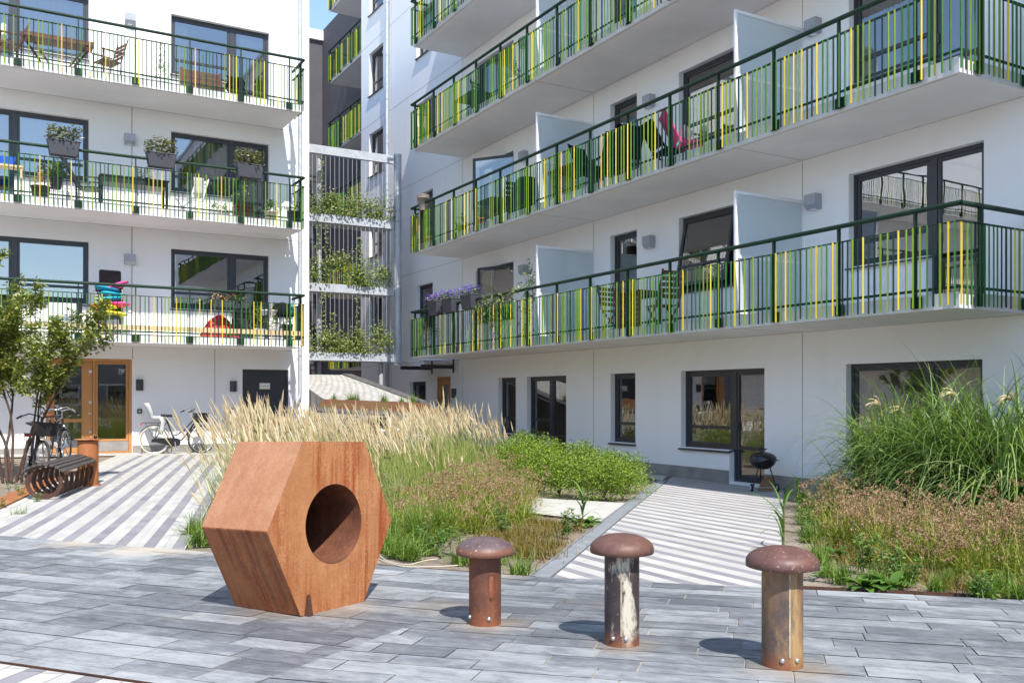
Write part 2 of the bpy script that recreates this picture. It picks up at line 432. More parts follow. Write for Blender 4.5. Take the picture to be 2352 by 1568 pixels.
# ================================================================== ground and paving
rng = random.Random(7)
def soil_mat():
    t = NT("dry_soil"); co = t.coord()
    f = t.noise(co, 2.0, 8, 0.65); g = t.noise(co, 45, 4, 0.7)
    c = t.ramp(f, [(0.3, (0.20, 0.155, 0.115)), (0.7, (0.36, 0.30, 0.235))])
    c = t.mix(t.ramp(g, [(0.58, 0.0), (0.7, 0.6)]), c, (0.50, 0.45, 0.39))
    c = t.mix(t.ramp(t.noise(co, 70, 3), [(0.6, 0.0), (0.72, 0.7)]), c, (0.10, 0.075, 0.055))
    t.pbr(c, 0.95, 0, t.bump(t.math('ADD', g, t.noise(co, 120, 3)), 0.8, 0.012), 0.2); return t.mat
M['soil'] = soil_mat()
RUST_, SAND_ = (0.34, 0.24, 0.14), (0.56, 0.48, 0.36)
stain_spots = [(*(G(px, py)[:2]), r0, r1, am, cc) for px, py, r0, r1, am, cc in ((1113, 1436, .10, .30, .4, RUST_), (1433, 1484, .10, .26, .35, RUST_), (1812, 1536, .11, .3, .4, RUST_), (640, 1404, .1, .40, .3, RUST_), (760, 1400, .1, .40, .35, RUST_), (1010, 1395, .02, .35, .3, RUST_), (180, 1247, .0, .42, .75, SAND_), (330, 1262, .05, .5, .8, SAND_), (440, 1262, .0, .5, .7, SAND_), (1150, 1322, .0, .3, .5, SAND_), (610, 1283, .0, .3, .5, SAND_))]
def slate_mat():
    t = NT("slate"); r = t.attr()
    ang = atan2(-0.815, 0.58)
    co = t.coord(); cs = t.coord(scale=(1.8, 6.5, 1), rot=(0, 0, -ang)); iso = t.noise(co, 3.5, 9, 0.7, 0.5)
    f = t.noise(cs, 1.6, 9, 0.66, 0.8); fine = t.noise(t.coord(scale=(3, 14, 1), rot=(0, 0, -ang)), 6, 8, 0.7, 0.4)
    big = t.noise(co, 0.30, 2)
    big2 = t.noise(co, 5, 5)
    v = t.math('ADD', t.math('ADD', t.math('MULTIPLY', r, 0.50), 0.02), t.math('ADD', t.math('MULTIPLY', t.math('SUBTRACT', f, 0.5), 1.05), t.math('MULTIPLY', t.math('SUBTRACT', iso, 0.5), 0.8)))
    v = t.math('ADD', v, t.math('MULTIPLY', t.math('SUBTRACT', fine, 0.5), 0.75))
    v = t.math('ADD', v, t.math('MULTIPLY', t.math('SUBTRACT', big, 0.45), 1.1))
    c = t.ramp(v, [(0.0, (0.115, 0.121, 0.134)), (0.28, (0.195, 0.205, 0.22)), (0.56, (0.335, 0.345, 0.352)), (0.95, (0.465, 0.475, 0.475))])
    c = t.mix(t.ramp(t.noise(co, 0.9, 6, 0.65), [(0.60, 0.0), (0.78, 0.35)]), c, (0.50, 0.42, 0.30))
    scr = t.noise(t.coord(scale=(5, 22, 1), rot=(0, 0, -ang + 0.35)), 5, 6, 0.75, 1.2)
    c = t.mix(t.ramp(scr, [(0.63, 0.0), (0.70, 0.45)]), c, (0.60, 0.63, 0.65))
    for (sx_, sy_, r0, r1, am, cc) in stain_spots:
        vm = t.n("ShaderNodeVectorMath", operation='DISTANCE'); t.l(co, vm.inputs[0]); vm.inputs[1].default_value = (sx_, sy_, hg(sx_, sy_))
        dd = t.math('ADD', vm.outputs['Value'], t.math('MULTIPLY', t.math('SUBTRACT', big2, 0.5), 0.30))
        mr = t.n("ShaderNodeMapRange"); mr.inputs[1].default_value = r0; mr.inputs[2].default_value = r1; mr.inputs[3].default_value = am; mr.inputs[4].default_value = 0.0; t.l(dd, mr.inputs[0])
        c = t.mix(mr.outputs[0], c, cc)
    n = t.bump(t.math('ADD', f, t.math('MULTIPLY', fine, 0.6)), 0.45, 0.012)
    t.pbr(c, 0.55, 0, n, 0.4); return t.mat
M['slate'] = slate_mat()
def paver_mat(name, a, b):
    t = NT(name); co = t.coord(); r = t.attr()
    c = t.ramp(r, [(0.0, a), (1.0, b)])
    c = t.mix(t.ramp(t.noise(co, 2.2, 6, 0.65), [(0.45, 0.0), (0.8, 0.35)]), c, (0.44, 0.40, 0.33))
    c = t.mix(t.ramp(t.noise(co, 140, 2), [(0.55, 0.0), (0.8, 0.3)]), c, tuple(x * 0.6 for x in a))
    t.pbr(c, 0.88, 0, t.bump(t.noise(co, 160, 2), 0.3, 0.003), 0.3); return t.mat
M['plight'] = paver_mat("light_paver", (0.42, 0.405, 0.38), (0.52, 0.50, 0.47))
M['pdark'] = paver_mat("grey_paver", (0.215, 0.205, 0.225), (0.275, 0.265, 0.285))
M['pcream'] = paver_mat("cream_concrete", (0.46, 0.44, 0.395), (0.53, 0.51, 0.46))
M['sand'] = plain("joint_sand", (0.42, 0.385, 0.32), 0.95, var=0.25, scale=12)
def clip(poly, conv):
    # Sutherland-Hodgman against a convex counter-clockwise polygon
    out = poly
    for i in range(len(conv)):
        a, b = conv[i], conv[(i + 1) % len(conv)]
        e = (b[0] - a[0], b[1] - a[1]); inp = out; out = []
        if not inp: return []
        for j in range(len(inp)):
            p, q = inp[j], inp[(j + 1) % len(inp)]
            sp = e[0] * (p[1] - a[1]) - e[1] * (p[0] - a[0]); sq = e[0] * (q[1] - a[1]) - e[1] * (q[0] - a[0])
            if sp >= 0: out.append(p)
            if sp * sq < 0:
                t = sp / (sp - sq); out.append((p[0] + (q[0] - p[0]) * t, p[1] + (q[1] - p[1]) * t))
    return out
def ccw(poly):
    a = sum(poly[i][0] * poly[(i + 1) % len(poly)][1] - poly[(i + 1) % len(poly)][0] * poly[i][1] for i in range(len(poly)))
    return poly if a > 0 else poly[::-1]
def pave(mb, poly, v, rows, lens, off=0.0, gap=0.003, dz=0.0, jit=0.0):
    # rows: list of (width, material, rnd range); laid along v, repeated over the polygon
    poly = ccw([(p[0], p[1]) for p in poly]); v = Vector(v[:2]).normalized(); n = Vector((-v.y, v.x))
    us = [p[0] * v.x + p[1] * v.y for p in poly]; ns = [p[0] * n.x + p[1] * n.y for p in poly]
    per = sum(r[0] for r in rows)
    q = off + math.floor((min(ns) - off) / per) * per; k = 0
    while q < max(ns):
        w, mi, (r0, r1) = rows[k % len(rows)]; k += 1
        u = min(us) - rng.uniform(0, lens[1])
        while u < max(us):
            L = rng.uniform(*lens)
            c = [(u + gap, q + gap), (u + L - gap, q + gap), (u + L - gap, q + w - gap), (u + gap, q + w - gap)]
            pts = clip([(v.x * a + n.x * b, v.y * a + n.y * b) for a, b in c], poly)
            if len(pts) > 2:
                mb.rnd = rng.uniform(r0, r1); z = dz + rng.uniform(-jit, jit)
                mb.face([(p[0], p[1], hg(*p) + z) for p in pts], mi)
            u += L
        q += w
def joint_sheet(mb, poly, mi, v=(1, 0), t=0.5, dz=-0.005):
    pave(mb, poly, v, [(t, mi, (0, 1))], (t, t), 0, 0.0, dz)
g2 = lambda px, py: tuple(G(px, py)[:2])
from mathutils import noise as mnoise
mb = MB(); mb.smooth = True
xs = [-4 + i * 0.2 for i in range(91)]; ys = [0.6 + i * 0.2 for i in range(130)]
rows = []
for y in ys:
    rows.append([(x, y, hg(x, y) - 0.028 + 0.012 * mnoise.noise(Vector((x * 1.7, y * 1.7, 0))) + 0.006 * mnoise.noise(Vector((x * 6, y * 6, 3)))) for x in xs])
mb.grid(rows)
x0, x1, y0, y1 = xs[0], xs[-1], ys[0], ys[-1]
for (a, b, c, d, nx, ny) in ((-400, x0, -400, 400, 24, 60), (x1, 400, -400, 400, 24, 60), (x0, x1, -400, y0, 12, 24), (x0, x1, y1, 400, 12, 24)):
    def sp(lo, hi, n, near):
        # finer near the scene
        return [lo + (hi - lo) * ((i / n) ** 3 if near == lo else 1 - (1 - i / n) ** 3) for i in range(n + 1)]
    X = sp(a, b, nx, b if b == x0 else a) if (b == x0 or a == x1) else [a + (b - a) * i / nx for i in range(nx + 1)]
    Y = [c + (d - c) * i / ny for i in range(ny + 1)] if (b == x0 or a == x1) else sp(c, d, ny, d if d == y0 else c)
    mb.grid([[(x, y, hg(x, y) - 0.03) for x in X] for y in Y])
ground = tag(mb.build("ground", M['soil']), kind="structure", label="dry grey brown soil of the courtyard ground", cat="ground")
# --- slate walk across the foreground
SV = Vector((0.58, -0.815)); SN = Vector((0.815, 0.58))
farA, farM, farB = Vector(g2(0, 1230)), Vector(g2(1240, 1325)), Vector(g2(2352, 1378))
nearA, nearB = Vector(g2(0, 1521)), Vector(g2(330, 1568))
dA = (farA - farM).normalized(); dB = (farB - farM).normalized(); dN = (nearB - nearA).normalized()
divn = farM - SN * 6
polyA = [farM, farM + dA * 16, farM + dA * 16 - SN * 6, None]
nr = nearA - dN * 12; nf = nearA + dN * 14
polyA = [tuple(farM), tuple(farM + dA * 18), tuple(nearA - dN * 9), tuple(nearA + dN * ((divn - nearA).dot(dN))), ]
polyB = [tuple(farM), tuple(farM + dB * 9), tuple(nearA + dN * 16), tuple(nearA + dN * ((divn - nearA).dot(dN)))]
mb = MB()
pave(mb, polyA, dA * -1, [(0.215, 0, (0.1, 1.0)), (0.205, 0, (0.1, 1.0)), (0.23, 0, (0.0, 0.9))], (0.42, 0.78), 0.05, 0.0035, 0.004, 0.0015)
pave(mb, polyB, dB, [(0.20, 0, (0.25, 1.0)), (0.185, 0, (0.3, 1.0)), (0.215, 0, (0.2, 1.0))], (0.42, 0.8), 0.02, 0.0035, 0.004, 0.0015)
joint_sheet(mb, polyA, 1, dA, .3, 0.0005); joint_sheet(mb, polyB, 1, dB, .3, -0.004)
tag(mb.build("slate_walk", [M['slate'], M['sand']]), kind="structure", label="walk of blue grey slate slabs across the foreground", cat="path")
# --- striped paths
i0, i5 = Vector(g2(28, 1231)), Vector(g2(326, 1258))
LD = Vector((0.26, 0.965)).normalized(); LN = Vector((-LD.y, LD.x))
perL = abs((i5 - i0).dot(LN)) / 5
lA = Vector(g2(0, 1197)); rA = Vector(g2(430, 1252))
def lineX(p, d, y): return p + d * ((y - p.y) / d.y)
lfar, rfar = lineX(lA, LD, 22.75), lineX(rA, LD, 22.75)
polyL = [tuple(lA - LD * 4), tuple(rA - LD * 4), tuple(rfar), tuple(lfar)]
# cut by the slate's far edge
half = [tuple(farM + dA * 30), tuple(farM), tuple(farM + SN * 40), tuple(farM + dA * 30 + SN * 40)]
polyL = clip(ccw(polyL), ccw(half))
mb = MB()
pave(mb, polyL, LD, [(perL * 0.39, 1, (0, 1)), (perL * 0.305, 0, (0, 1)), (perL * 0.305, 0, (0, 1))], (0.27, 0.29), i0.dot(LN) - perL * 0.39, 0.0015, 0.0)
# plain light band along the left edge and along the facade
band = [tuple(lA - LN * 0.0 - LD * 4), tuple(lfar), tuple(lfar + LN * 0.30), tuple(lA + LN * 0.30 - LD * 4)]
pave(mb, clip(ccw(band), ccw(half)), LD, [(0.15, 2, (0, 1))], (0.4, 0.6), 0, 0.003, 0.0)
pave(mb, [(-3, 22.75), (7.6, 22.75), (7.6, YL), (-3, YL)], (1, 0), [(0.25, 2, (0, 1)), (0.2, 0, (0, 1))], (0.35, 0.5), 22.75, 0.003, 0.001)
joint_sheet(mb, polyL, 3)
tag(mb.build("striped_path", [M['plight'], M['pdark'], M['pcream'], M['sand']]), kind="structure", label="striped light and grey paving leading to the oak entrance door", cat="paving")
cA, cB = Vector(g2(1240, 1325)), Vector(g2(1500, 1120))
CD = (cB - cA).normalized(); CN = Vector((CD.y, -CD.x))
rB, rC = Vector(g2(1800, 1140)), Vector(g2(1795, 1345))
RD = (rB - rC).normalized()
j0, j22 = Vector(g2(1266, 1320)), Vector(g2(1506, 1123))
SD = Vector((-0.03, -1.0)).normalized(); SDn = Vector((-SD.y, SD.x))
perR = abs((j22 - j0).dot(SDn)) / 22
def atx(p, d, x): return p + d * ((x - p.x) / d.x)
polyR = [tuple(cA + CN * 0.10 - CD * 1.5), tuple(rC - RD * 1.5), tuple(atx(rB, RD, XR)), tuple(atx(cA + CN * 0.1, CD, XR))]
halfB = [tuple(farM - dB * 5), tuple(farM + dB * 20), tuple(farM + dB * 20 + SN * 30), tuple(farM - dB * 5 + SN * 30)]
polyR = clip(ccw(polyR), ccw(halfB))
mb = MB()
pave(mb, polyR, SD, [(perR * 0.40, 1, (0, 1)), (perR * 0.60, 0, (0, 1))], (0.50, 0.58), j0.dot(SDn) - perR * 0.2, 0.0015, 0.0)
# apron of grey slabs along the right facade
pave(mb, [tuple(atx(cA, CD, 11.2)), (11.2, 24.5), (XR, 24.5), tuple(atx(cA, CD, XR))], (0, 1), [(0.25, 2, (0, 1))], (0.4, 0.5), 11.2, 0.003, -0.001)
tag(mb.build("striped_path", [M['plight'], M['pdark'], M['pcream']]), kind="structure", label="striped light and grey path running to the kettle grill", cat="paving")
# cream slab path between shrubs and sedge
mb = MB()
wp = [g2(1100, 1135), g2(1275, 1147), g2(1442, 1155), g2(1388, 1197), g2(1298, 1183), g2(1120, 1166)]
pave(mb, [wp[0], wp[2], wp[3], wp[5]], Vector(wp[2]) - Vector(wp[0]), [(0.4, 0, (0, 1))], (0.6, 0.7), 0, 0.003, 0.002)
tag(mb.build("cream_path", M['pcream']), kind="structure", label="cream concrete slab path crossing the planting bed", cat="path")
# drain channel beside the right path
mb = MB(); L = (atx(cA, CD, 11.15) - cA).length; n = 13
for i in range(n):
    a = cA + CD * (L * i / n + 0.006); b = cA + CD * (L * (i + 1) / n - 0.006)
    q = [a - CN * 0.07, a + CN * 0.085, b + CN * 0.085, b - CN * 0.07]
    mb.hexa([(p.x, p.y, hg(p.x, p.y) - 0.05) for p in q] + [(p.x, p.y, hg(p.x, p.y) + 0.006) for p in q])
    mb.hexa([(p.x, p.y, hg(p.x, p.y) - 0.05) for p in (a - CN * 0.085, a - CN * 0.075, b - CN * 0.075, b - CN * 0.085)] + [(p.x, p.y, hg(p.x, p.y) + 0.02) for p in (a - CN * 0.085, a - CN * 0.075, b - CN * 0.075, b - CN * 0.085)])
tag(mb.build("drain_channel", plain('drain_steel', (0.33, 0.345, 0.365), 0.5, 0.3, var=0.15, scale=5)), "galvanised metal drain channel along the striped path to the grill", "drain", kind="structure")
# striped paving in the near left corner
mb = MB()
nn = Vector((dN.y, -dN.x))
if nn.dot(nearA) > 0: nn = -nn
P0 = nearA + nn * 0.012
pave(mb, [tuple(P0 - dN * 6), tuple(P0 + dN * 6), tuple(P0 + dN * 6 + nn * 3), tuple(P0 - dN * 6 + nn * 3)], (0.62, 0.78), [(0.11, 1, (0, 1)), (0.13, 0, (0, 1)), (0.13, 0, (0, 1))], (0.27, 0.29), 0.07, 0.002, 0.0)
tag(mb.build("corner_paving", [M['plight'], M['pdark']]), kind="structure", label="light and grey pavers in the near left corner", cat="paving")
def strip(mb, pts, w, h, dz=0.0, mi=None):
    # flat bar laid on the ground along pts
    pts = [Vector(p) for p in pts]; rows = []
    out = []
    for a, b in zip(pts, pts[1:]):
        n = max(1, int((b - a).length / 0.6))
        for i in range(n): out.append(a + (b - a) * i / n)
    out.append(pts[-1])
    for i in range(len(out) - 1):
        a, b = out[i], out[i + 1]; t = (b - a).normalized(); s = Vector((-t.y, t.x)) * w / 2
        q = [a - s, a + s, b + s, b - s]
        mb.hexa([(p.x, p.y, hg(p.x, p.y) - 0.06) for p in q] + [(p.x, p.y, hg(p.x, p.y) + h + dz) for p in q], mi)
for pts, lab in (([nearA - dN * 3, nearA + dN * 5], "thin rusty steel edging between slate and the near corner pavers"),
                 ([farA - dA * 0, farM + dA * 4.9], None),
                 ([cA - CN * 0.02 + dA * 0.02, cA + dA * 3.2], "thin rusty steel edging along the reed grass bed"),
                 ([rC, rC + dB * 5], "thin rusty steel edging in front of the right planting bed"),
                 ([rC + RD * 0.0, rB], "thin rusty steel edging between the striped path and right planting bed")):
    if lab is None: continue
    mb = MB(); strip(mb, pts, 0.007, 0.009)
    tag(mb.build("steel_edging", M['corten_b']), lab, "edging", kind="structure")
mb = MB(); strip(mb, [lA + LN * 0.46 - LD * 3, lA + LN * 0.46 + LD * 6.2], 0.3, 0.02)
tag(mb.build("steel_kerb", M['corten']), "broad rusty steel kerb beside the striped path under the bench", "kerb", kind="structure")
# wind-blown sand on the paving
for (px, py, n, sx, lab) in ((330, 1262, 60, 1.1, 'a'), (420, 1205, 40, 0.8, 'b'), (520, 1228, 30, .5, 'c')):
    pass
# ================================================================== buildings
PL = lambda u, v, w: (u, YL - w, v)               # left facade: u = x, w outward (towards the camera)
PR = lambda u, v, w: (XR - w, u, v)               # right facade: u = y
PT = lambda u, v, w: (u, 41.0 - w, v)             # dark building at the back
PQ = lambda u, v, w: (13.5 - w, u, v)             # wing stepped back behind the right facade
def wall(mb, P, u0, u1, v0, v1, holes, depth=0.2, mi=0):
    us = sorted(set([u0, u1] + [h[k] for h in holes for k in (0, 1)])); vs = sorted(set([v0, v1] + [h[k] for h in holes for k in (2, 3)]))
    us = [u for u in us if u0 <= u <= u1]; vs = [v for v in vs if v0 <= v <= v1]
    def hole(i, j):
        if i < 0 or j < 0 or i >= len(us) - 1 or j >= len(vs) - 1: return None
        a, b = (us[i] + us[i + 1]) / 2, (vs[j] + vs[j + 1]) / 2
        return any(h[0] < a < h[1] and h[2] < b < h[3] for h in holes)
    for i in range(len(us) - 1):
        for j in range(len(vs) - 1):
            if hole(i, j): continue
            a, b, c, d = us[i], us[i + 1], vs[j], vs[j + 1]
            mb.face([P(a, c, 0), P(b, c, 0), P(b, d, 0), P(a, d, 0)], mi)
            for ii, jj, e in ((i - 1, j, ((a, c), (a, d))), (i + 1, j, ((b, c), (b, d))), (i, j - 1, ((a, c), (b, c))), (i, j + 1, ((a, d), (b, d)))):
                if hole(ii, jj):
                    mb.face([P(*e[0], 0), P(*e[1], 0), P(*e[1], -depth), P(*e[0], -depth)], mi)
def hand(P): # does increasing u, v make an outward normal?
    o = Vector(P(0, 0, 0)); n = (Vector(P(1, 0, 0)) - o).cross(Vector(P(0, 1, 0)) - o)
    return n.dot(Vector(P(0, 0, 1)) - o) > 0
def pane(parent, P, u0, u1, v0, v1, w, name="pane"):
    mb = MB(); q = [P(u0, v0, w), P(u1, v0, w), P(u1, v1, w), P(u0, v1, w)]
    mb.face(q if hand(P) else q[::-1])
    return mb.build(name, M['glass'], parent)
def frame_bars(mb, P, u0, u1, v0, v1, t, w0, w1, mi=0):
    mb.boxf(P, u0, u0 + t, v0, v1, w0, w1, mi); mb.boxf(P, u1 - t, u1, v0, v1, w0, w1, mi)
    mb.boxf(P, u0 + t, u1 - t, v0, v0 + t, w0, w1, mi); mb.boxf(P, u0 + t, u1 - t, v1 - t, v1, w0, w1, mi)
def fill_unit(root, P, u0, u1, v0, v1, name="window", mun=0.27, w=-0.12, sill=True, mat=None, handle=False):
    # frame + sash + glazing bar, glass panes, sill
    mb = MB(); t = 0.06
    frame_bars(mb, P, u0, u1, v0, v1, t, w - 0.07, w)
    frame_bars(mb, P, u0 + t + .004, u1 - t - .004, v0 + t + .004, v1 - t - .004, 0.05, w - 0.06, w - 0.012)
    a, b, c, d = u0 + t + .05, u1 - t - .05, v0 + t + .05, v1 - t - .05
    f = mb_m = None
    if mun: 
        vm = v0 + (v1 - v0) * mun
        mb.boxf(P, a, b, vm - 0.032, vm + 0.032, w - 0.058, w - 0.014)
    if handle:
        hu = u0 + 0.09 if handle < 0 else u1 - 0.09
        mb.boxf(P, hu - .012, hu + .012, v0 + 0.95, v0 + 1.1, w - 0.012, w + 0.02, 0)
    fr = mb.build(name, mat or M['frame'], root)
    if mun:
        pane(fr, P, a - .01, b + .01, v0 + t + .04, vm - .028, w - 0.035); pane(fr, P, a - .01, b + .01, vm + .028, d + .01, w - 0.035)
    else: pane(fr, P, a - .01, b + .01, c - .01, d + .01, w - 0.035)
    if sill:
        sb = MB()
        q = [P(u0 - .03, v0 + .004, -0.13), P(u1 + .03, v0 + .004, -0.13), P(u1 + .03, v0 - .03, 0.06), P(u0 - .03, v0 - .03, 0.06)]
        dn = [P(u0 - .03, v0 - .018, -0.13), P(u1 + .03, v0 - .018, -0.13), P(u1 + .03, v0 - .055, 0.06), P(u0 - .03, v0 - .055, 0.06)]
        sb.hexa(dn + q); sb.build("sill", M['frame'], fr)
    return fr
def room(fr, P, u0, u1, v0, v1, d=3.2):
    mb = MB(); a, b = u0 - 0.5, u1 + 0.5; c, e = v0, v1 + 0.25; w0 = -0.215
    mb.face([P(a, c, -d), P(b, c, -d), P(b, e, -d), P(a, e, -d)])
    mb.face([P(a, c, w0), P(a, c, -d), P(a, e, -d), P(a, e, w0)]); mb.face([P(b, c, w0), P(b, c, -d), P(b, e, -d), P(b, e, w0)])
    mb.face([P(a, c, w0), P(b, c, w0), P(b, c, -d), P(a, c, -d)]); mb.face([P(a, e, w0), P(b, e, w0), P(b, e, -d), P(a, e, -d)])
    mb.build("room", M['room'], fr)
def drape(fr, P, u0, u1, v0, v1, w=-0.34, mat='curtain', wav=0.035, name="curtain"):
    mb = MB(); mb.smooth = True; n = max(8, int((u1 - u0) / 0.03)); ph = rng.uniform(0, 6)
    rows = []
    for k in range(4):
        v = v1 + (v0 - v1) * k / 3
        rows.append([P(u0 + (u1 - u0) * i / n, v, w + wav * (0.6 + 0.4 * k / 3) * sin(i * 1.35 + ph + 0.5 * sin(i * .37))) for i in range(n + 1)])
    mb.grid(rows); return mb.build(name, M[mat], fr)
def venetian(fr, P, u0, u1, v0, v1, w=-0.27, mat='blind', pitch=0.028, open_=0.5):
    mb = MB(); v = v0
    while v < v1:
        mb.face([P(u0, v, w - .011), P(u1, v, w - .011), P(u1, v + 0.024 * open_, w + .011), P(u0, v + 0.024 * open_, w + .011)]); v += pitch
    return mb.build("blind", M[mat], fr)
# ---------- balconies
XF0 = XR - 1.59
def balusters(mb, pts, z0, z1, rg, pitch=0.092, size=(0.021, 0.018), wts=(0.32, 0.26, 0.25, 0.17)):
    # pts: plan polyline; slats hang from the rail at z1 down to z0; colours by slot 0..3
    for a, b in zip(pts, pts[1:]):
        a, b = Vector(a), Vector(b); L = (b - a).length; t = (b - a).normalized(); s = Vector((-t.y, t.x)); u = 0.04; last = 0
        while u < L - 0.03:
            p = a + t * u
            mi = rg.choices((0, 1, 2, 3), wts)[0]
            if mi == 3 and last == 3: mi = rg.choice((0, 1, 2))
            last = mi
            ang = rg.choice((0.5, -0.5, 0.2)); x = (t * cos(ang) + s * sin(ang)) * size[0] / 2; y = (s * cos(ang) - t * sin(ang)) * size[1] / 2
            zb = z0 + rg.uniform(0, 0.02)
            c = [p - x - y, p + x - y, p + x + y, p - x + y]
            top = [z1, z1, z1 - 0.0, z1 - 0.0]
            mb.hexa([(q.x, q.y, zb) for q in c] + [(q.x, q.y, zz) for q, zz in zip(c, top)], mi)
            u += pitch * rg.choice((0.82, 0.92, 1.0, 1.0, 1.08, 1.2))
def balcony(root, slab_poly, rail_pts, zb, rg, th=0.2, posts=None, pitch=0.092, label=None, **bk):
    # slab_poly: plan polygon; rail_pts: plan polyline outside of the slab; zb underside
    mb = MB(); z1 = zb + th
    P3 = [(p[0], p[1]) for p in slab_poly]; n = len(P3)
    mb.face([(p[0], p[1], zb) for p in P3][::-1], 0); mb.face([(p[0], p[1], z1) for p in P3], 0)
    for i in range(n):
        a, b = P3[i], P3[(i + 1) % n]; mb.face([(a[0], a[1], zb), (b[0], b[1], zb), (b[0], b[1], z1), (a[0], a[1], z1)], 1)
    for a, b in zip(P3, P3[1:] + P3[:1]):
        a, b = Vector(a), Vector(b); c_ = Vector((sum(p[0] for p in P3) / n, sum(p[1] for p in P3) / n)); t = (b - a).normalized(); s = Vector((-t.y, t.x))
        if s.dot(c_ - a) < 0: s = -s
        if (b - a).length > 3 and (abs(a.y - YL) > .1 and abs(a.x - XR) > .1):
            p, q = a + s * .06 + t * .06, b + s * .06 - t * .06; mb.beam((p.x, p.y, zb - .001), (q.x, q.y, zb - .001), .012, .006, mi=2)
    for y in (16.95, 10.86):
        if abs(P3[0][0] - XF0) < .01: mb.box((P3[0][0] - .003, y - .006, zb - .003), (XR - .01, y + .006, zb + .05), 2)
    sl = mb.build("balcony", [M['soffit'], M['edge'], M['sealant']], root)
    if label: sl["label"] = label
    pts = [Vector(p) for p in rail_pts]
    zr = z1 + 1.08; zt = z1 + 0.86
    hb = MB()
    for a, b in zip(pts, pts[1:]): hb.tube([(a.x, a.y, zr), (b.x, b.y, zr)], 0.034, 12)
    for p in pts[1:-1]: hb.tube([(p.x, p.y, zr - .001), (p.x, p.y, zr + .001)], 0.036, 12)
    hb.build("handrail", M['dgreen'], sl)
    rb = MB(); bb = MB()
    for a, b in zip(pts, pts[1:]):
        rb.beam((a.x, a.y, zt), (b.x, b.y, zt), 0.05, 0.014); rb.beam((a.x, a.y, z1 + 0.055), (b.x, b.y, z1 + 0.055), 0.012, 0.035)
    rb.build("rail", M['dgreen'], sl)
    cx = sum(p[0] for p in P3) / n; cy = sum(p[1] for p in P3) / n
    off = []
    for i, p in enumerate(pts):                                      # slats stand just outside of the rails
        t = (pts[min(i + 1, len(pts) - 1)] - pts[max(i - 1, 0)]).normalized(); s = Vector((-t.y, t.x))
        if s.dot(p - Vector((cx, cy))) < 0: s = -s
        off.append(p + s * (0.028 if 0 < i < len(pts) - 1 else 0.024))
    balusters(bb, off, zb + 0.02, zt + 0.006, rg, pitch, **bk)
    s = bb.build("baluster_screen", [M['dgreen'], M['green'], M['lime'], M['yellow']], sl)
    for q in posts:
        q = Vector(q); pm = MB()
        k = min(range(len(pts) - 1), key=lambda k: abs((q - pts[k]).cross((pts[k + 1] - pts[k]).normalized())) if (q - pts[k]).dot(pts[k + 1] - pts[k]) >= -1e-6 and (q - pts[k + 1]).dot(pts[k] - pts[k + 1]) >= -1e-6 else 9)
        t = (pts[k + 1] - pts[k]).normalized(); s = Vector((-t.y, t.x))
        if s.dot(q - Vector((cx, cy))) < 0: s = -s
        pm.beam((q.x, q.y, zb + 0.03), (q.x, q.y, zr - 0.02), 0.06, 0.02, (t.x, t.y, 0))
        a = q - s * 0.018
        pm.beam((a.x, a.y, zb + 0.035), (a.x, a.y, z1 - 0.02), 0.012, 0.16, (t.x, t.y, 0))
        for e in (-0.055, 0.055):
            for zz in (zb + 0.07, zb + 0.14):
                o = a + t * e; pm.tube([(o.x, o.y, zz), (o.x + s.x * .012, o.y + s.y * .012, zz)], 0.012, 6)
        pm.build("post", M['dgreen'], sl)
    return sl
def wall_lamp(P, u, v, label, dark=False):
    root = thing("wall_lamp", label, "wall lamp", P(u, v, 0), 0, "wall lamps beside the doors" if dark else "wall lamps above the balconies")
    o = Vector(P(u, v, 0)); Q = lambda a, b, c: tuple(Vector(P(u + a, v + b, c)) - o)
    mb = MB()
    if dark:
        pts = [(-0.08, 0.0), (-0.08, 0.07), (-0.05, 0.105), (0, 0.12), (0.05, 0.105), (0.08, 0.07), (0.08, 0.0)]
        mb.grid([[Q(a, -0.135, c) for a, c in pts], [Q(a, 0.135, c) for a, c in pts]])
        mb.face([Q(a, 0.135, c) for a, c in pts]); mb.face([Q(a, -0.135, c) for a, c in pts][::-1])
        mb.build("shade", M['lampdark'], root)
    else:
        q = 0.12
        prof = [(0, -q), (0.10, -q), (0.16, -0.05), (0.16, q), (0, q)]
        a = [Q(-q, b, c) for c, b in prof]; b_ = [Q(q, b, c) for c, b in prof]
        mb.face(a); mb.face(b_[::-1])
        for i in range(5): j = (i + 1) % 5; mb.face([a[i], a[j], b_[j], b_[i]])
        mb.build("shade", M['alu'], root)
    pb = MB(); pb.boxf(lambda a, b, c: Q(a, b, c), -0.05, 0.05, -0.15 if dark else -0.13, -0.136 if dark else -0.121, 0.01, 0.09); pb.build("diffuser", M['white'], root)
    return root
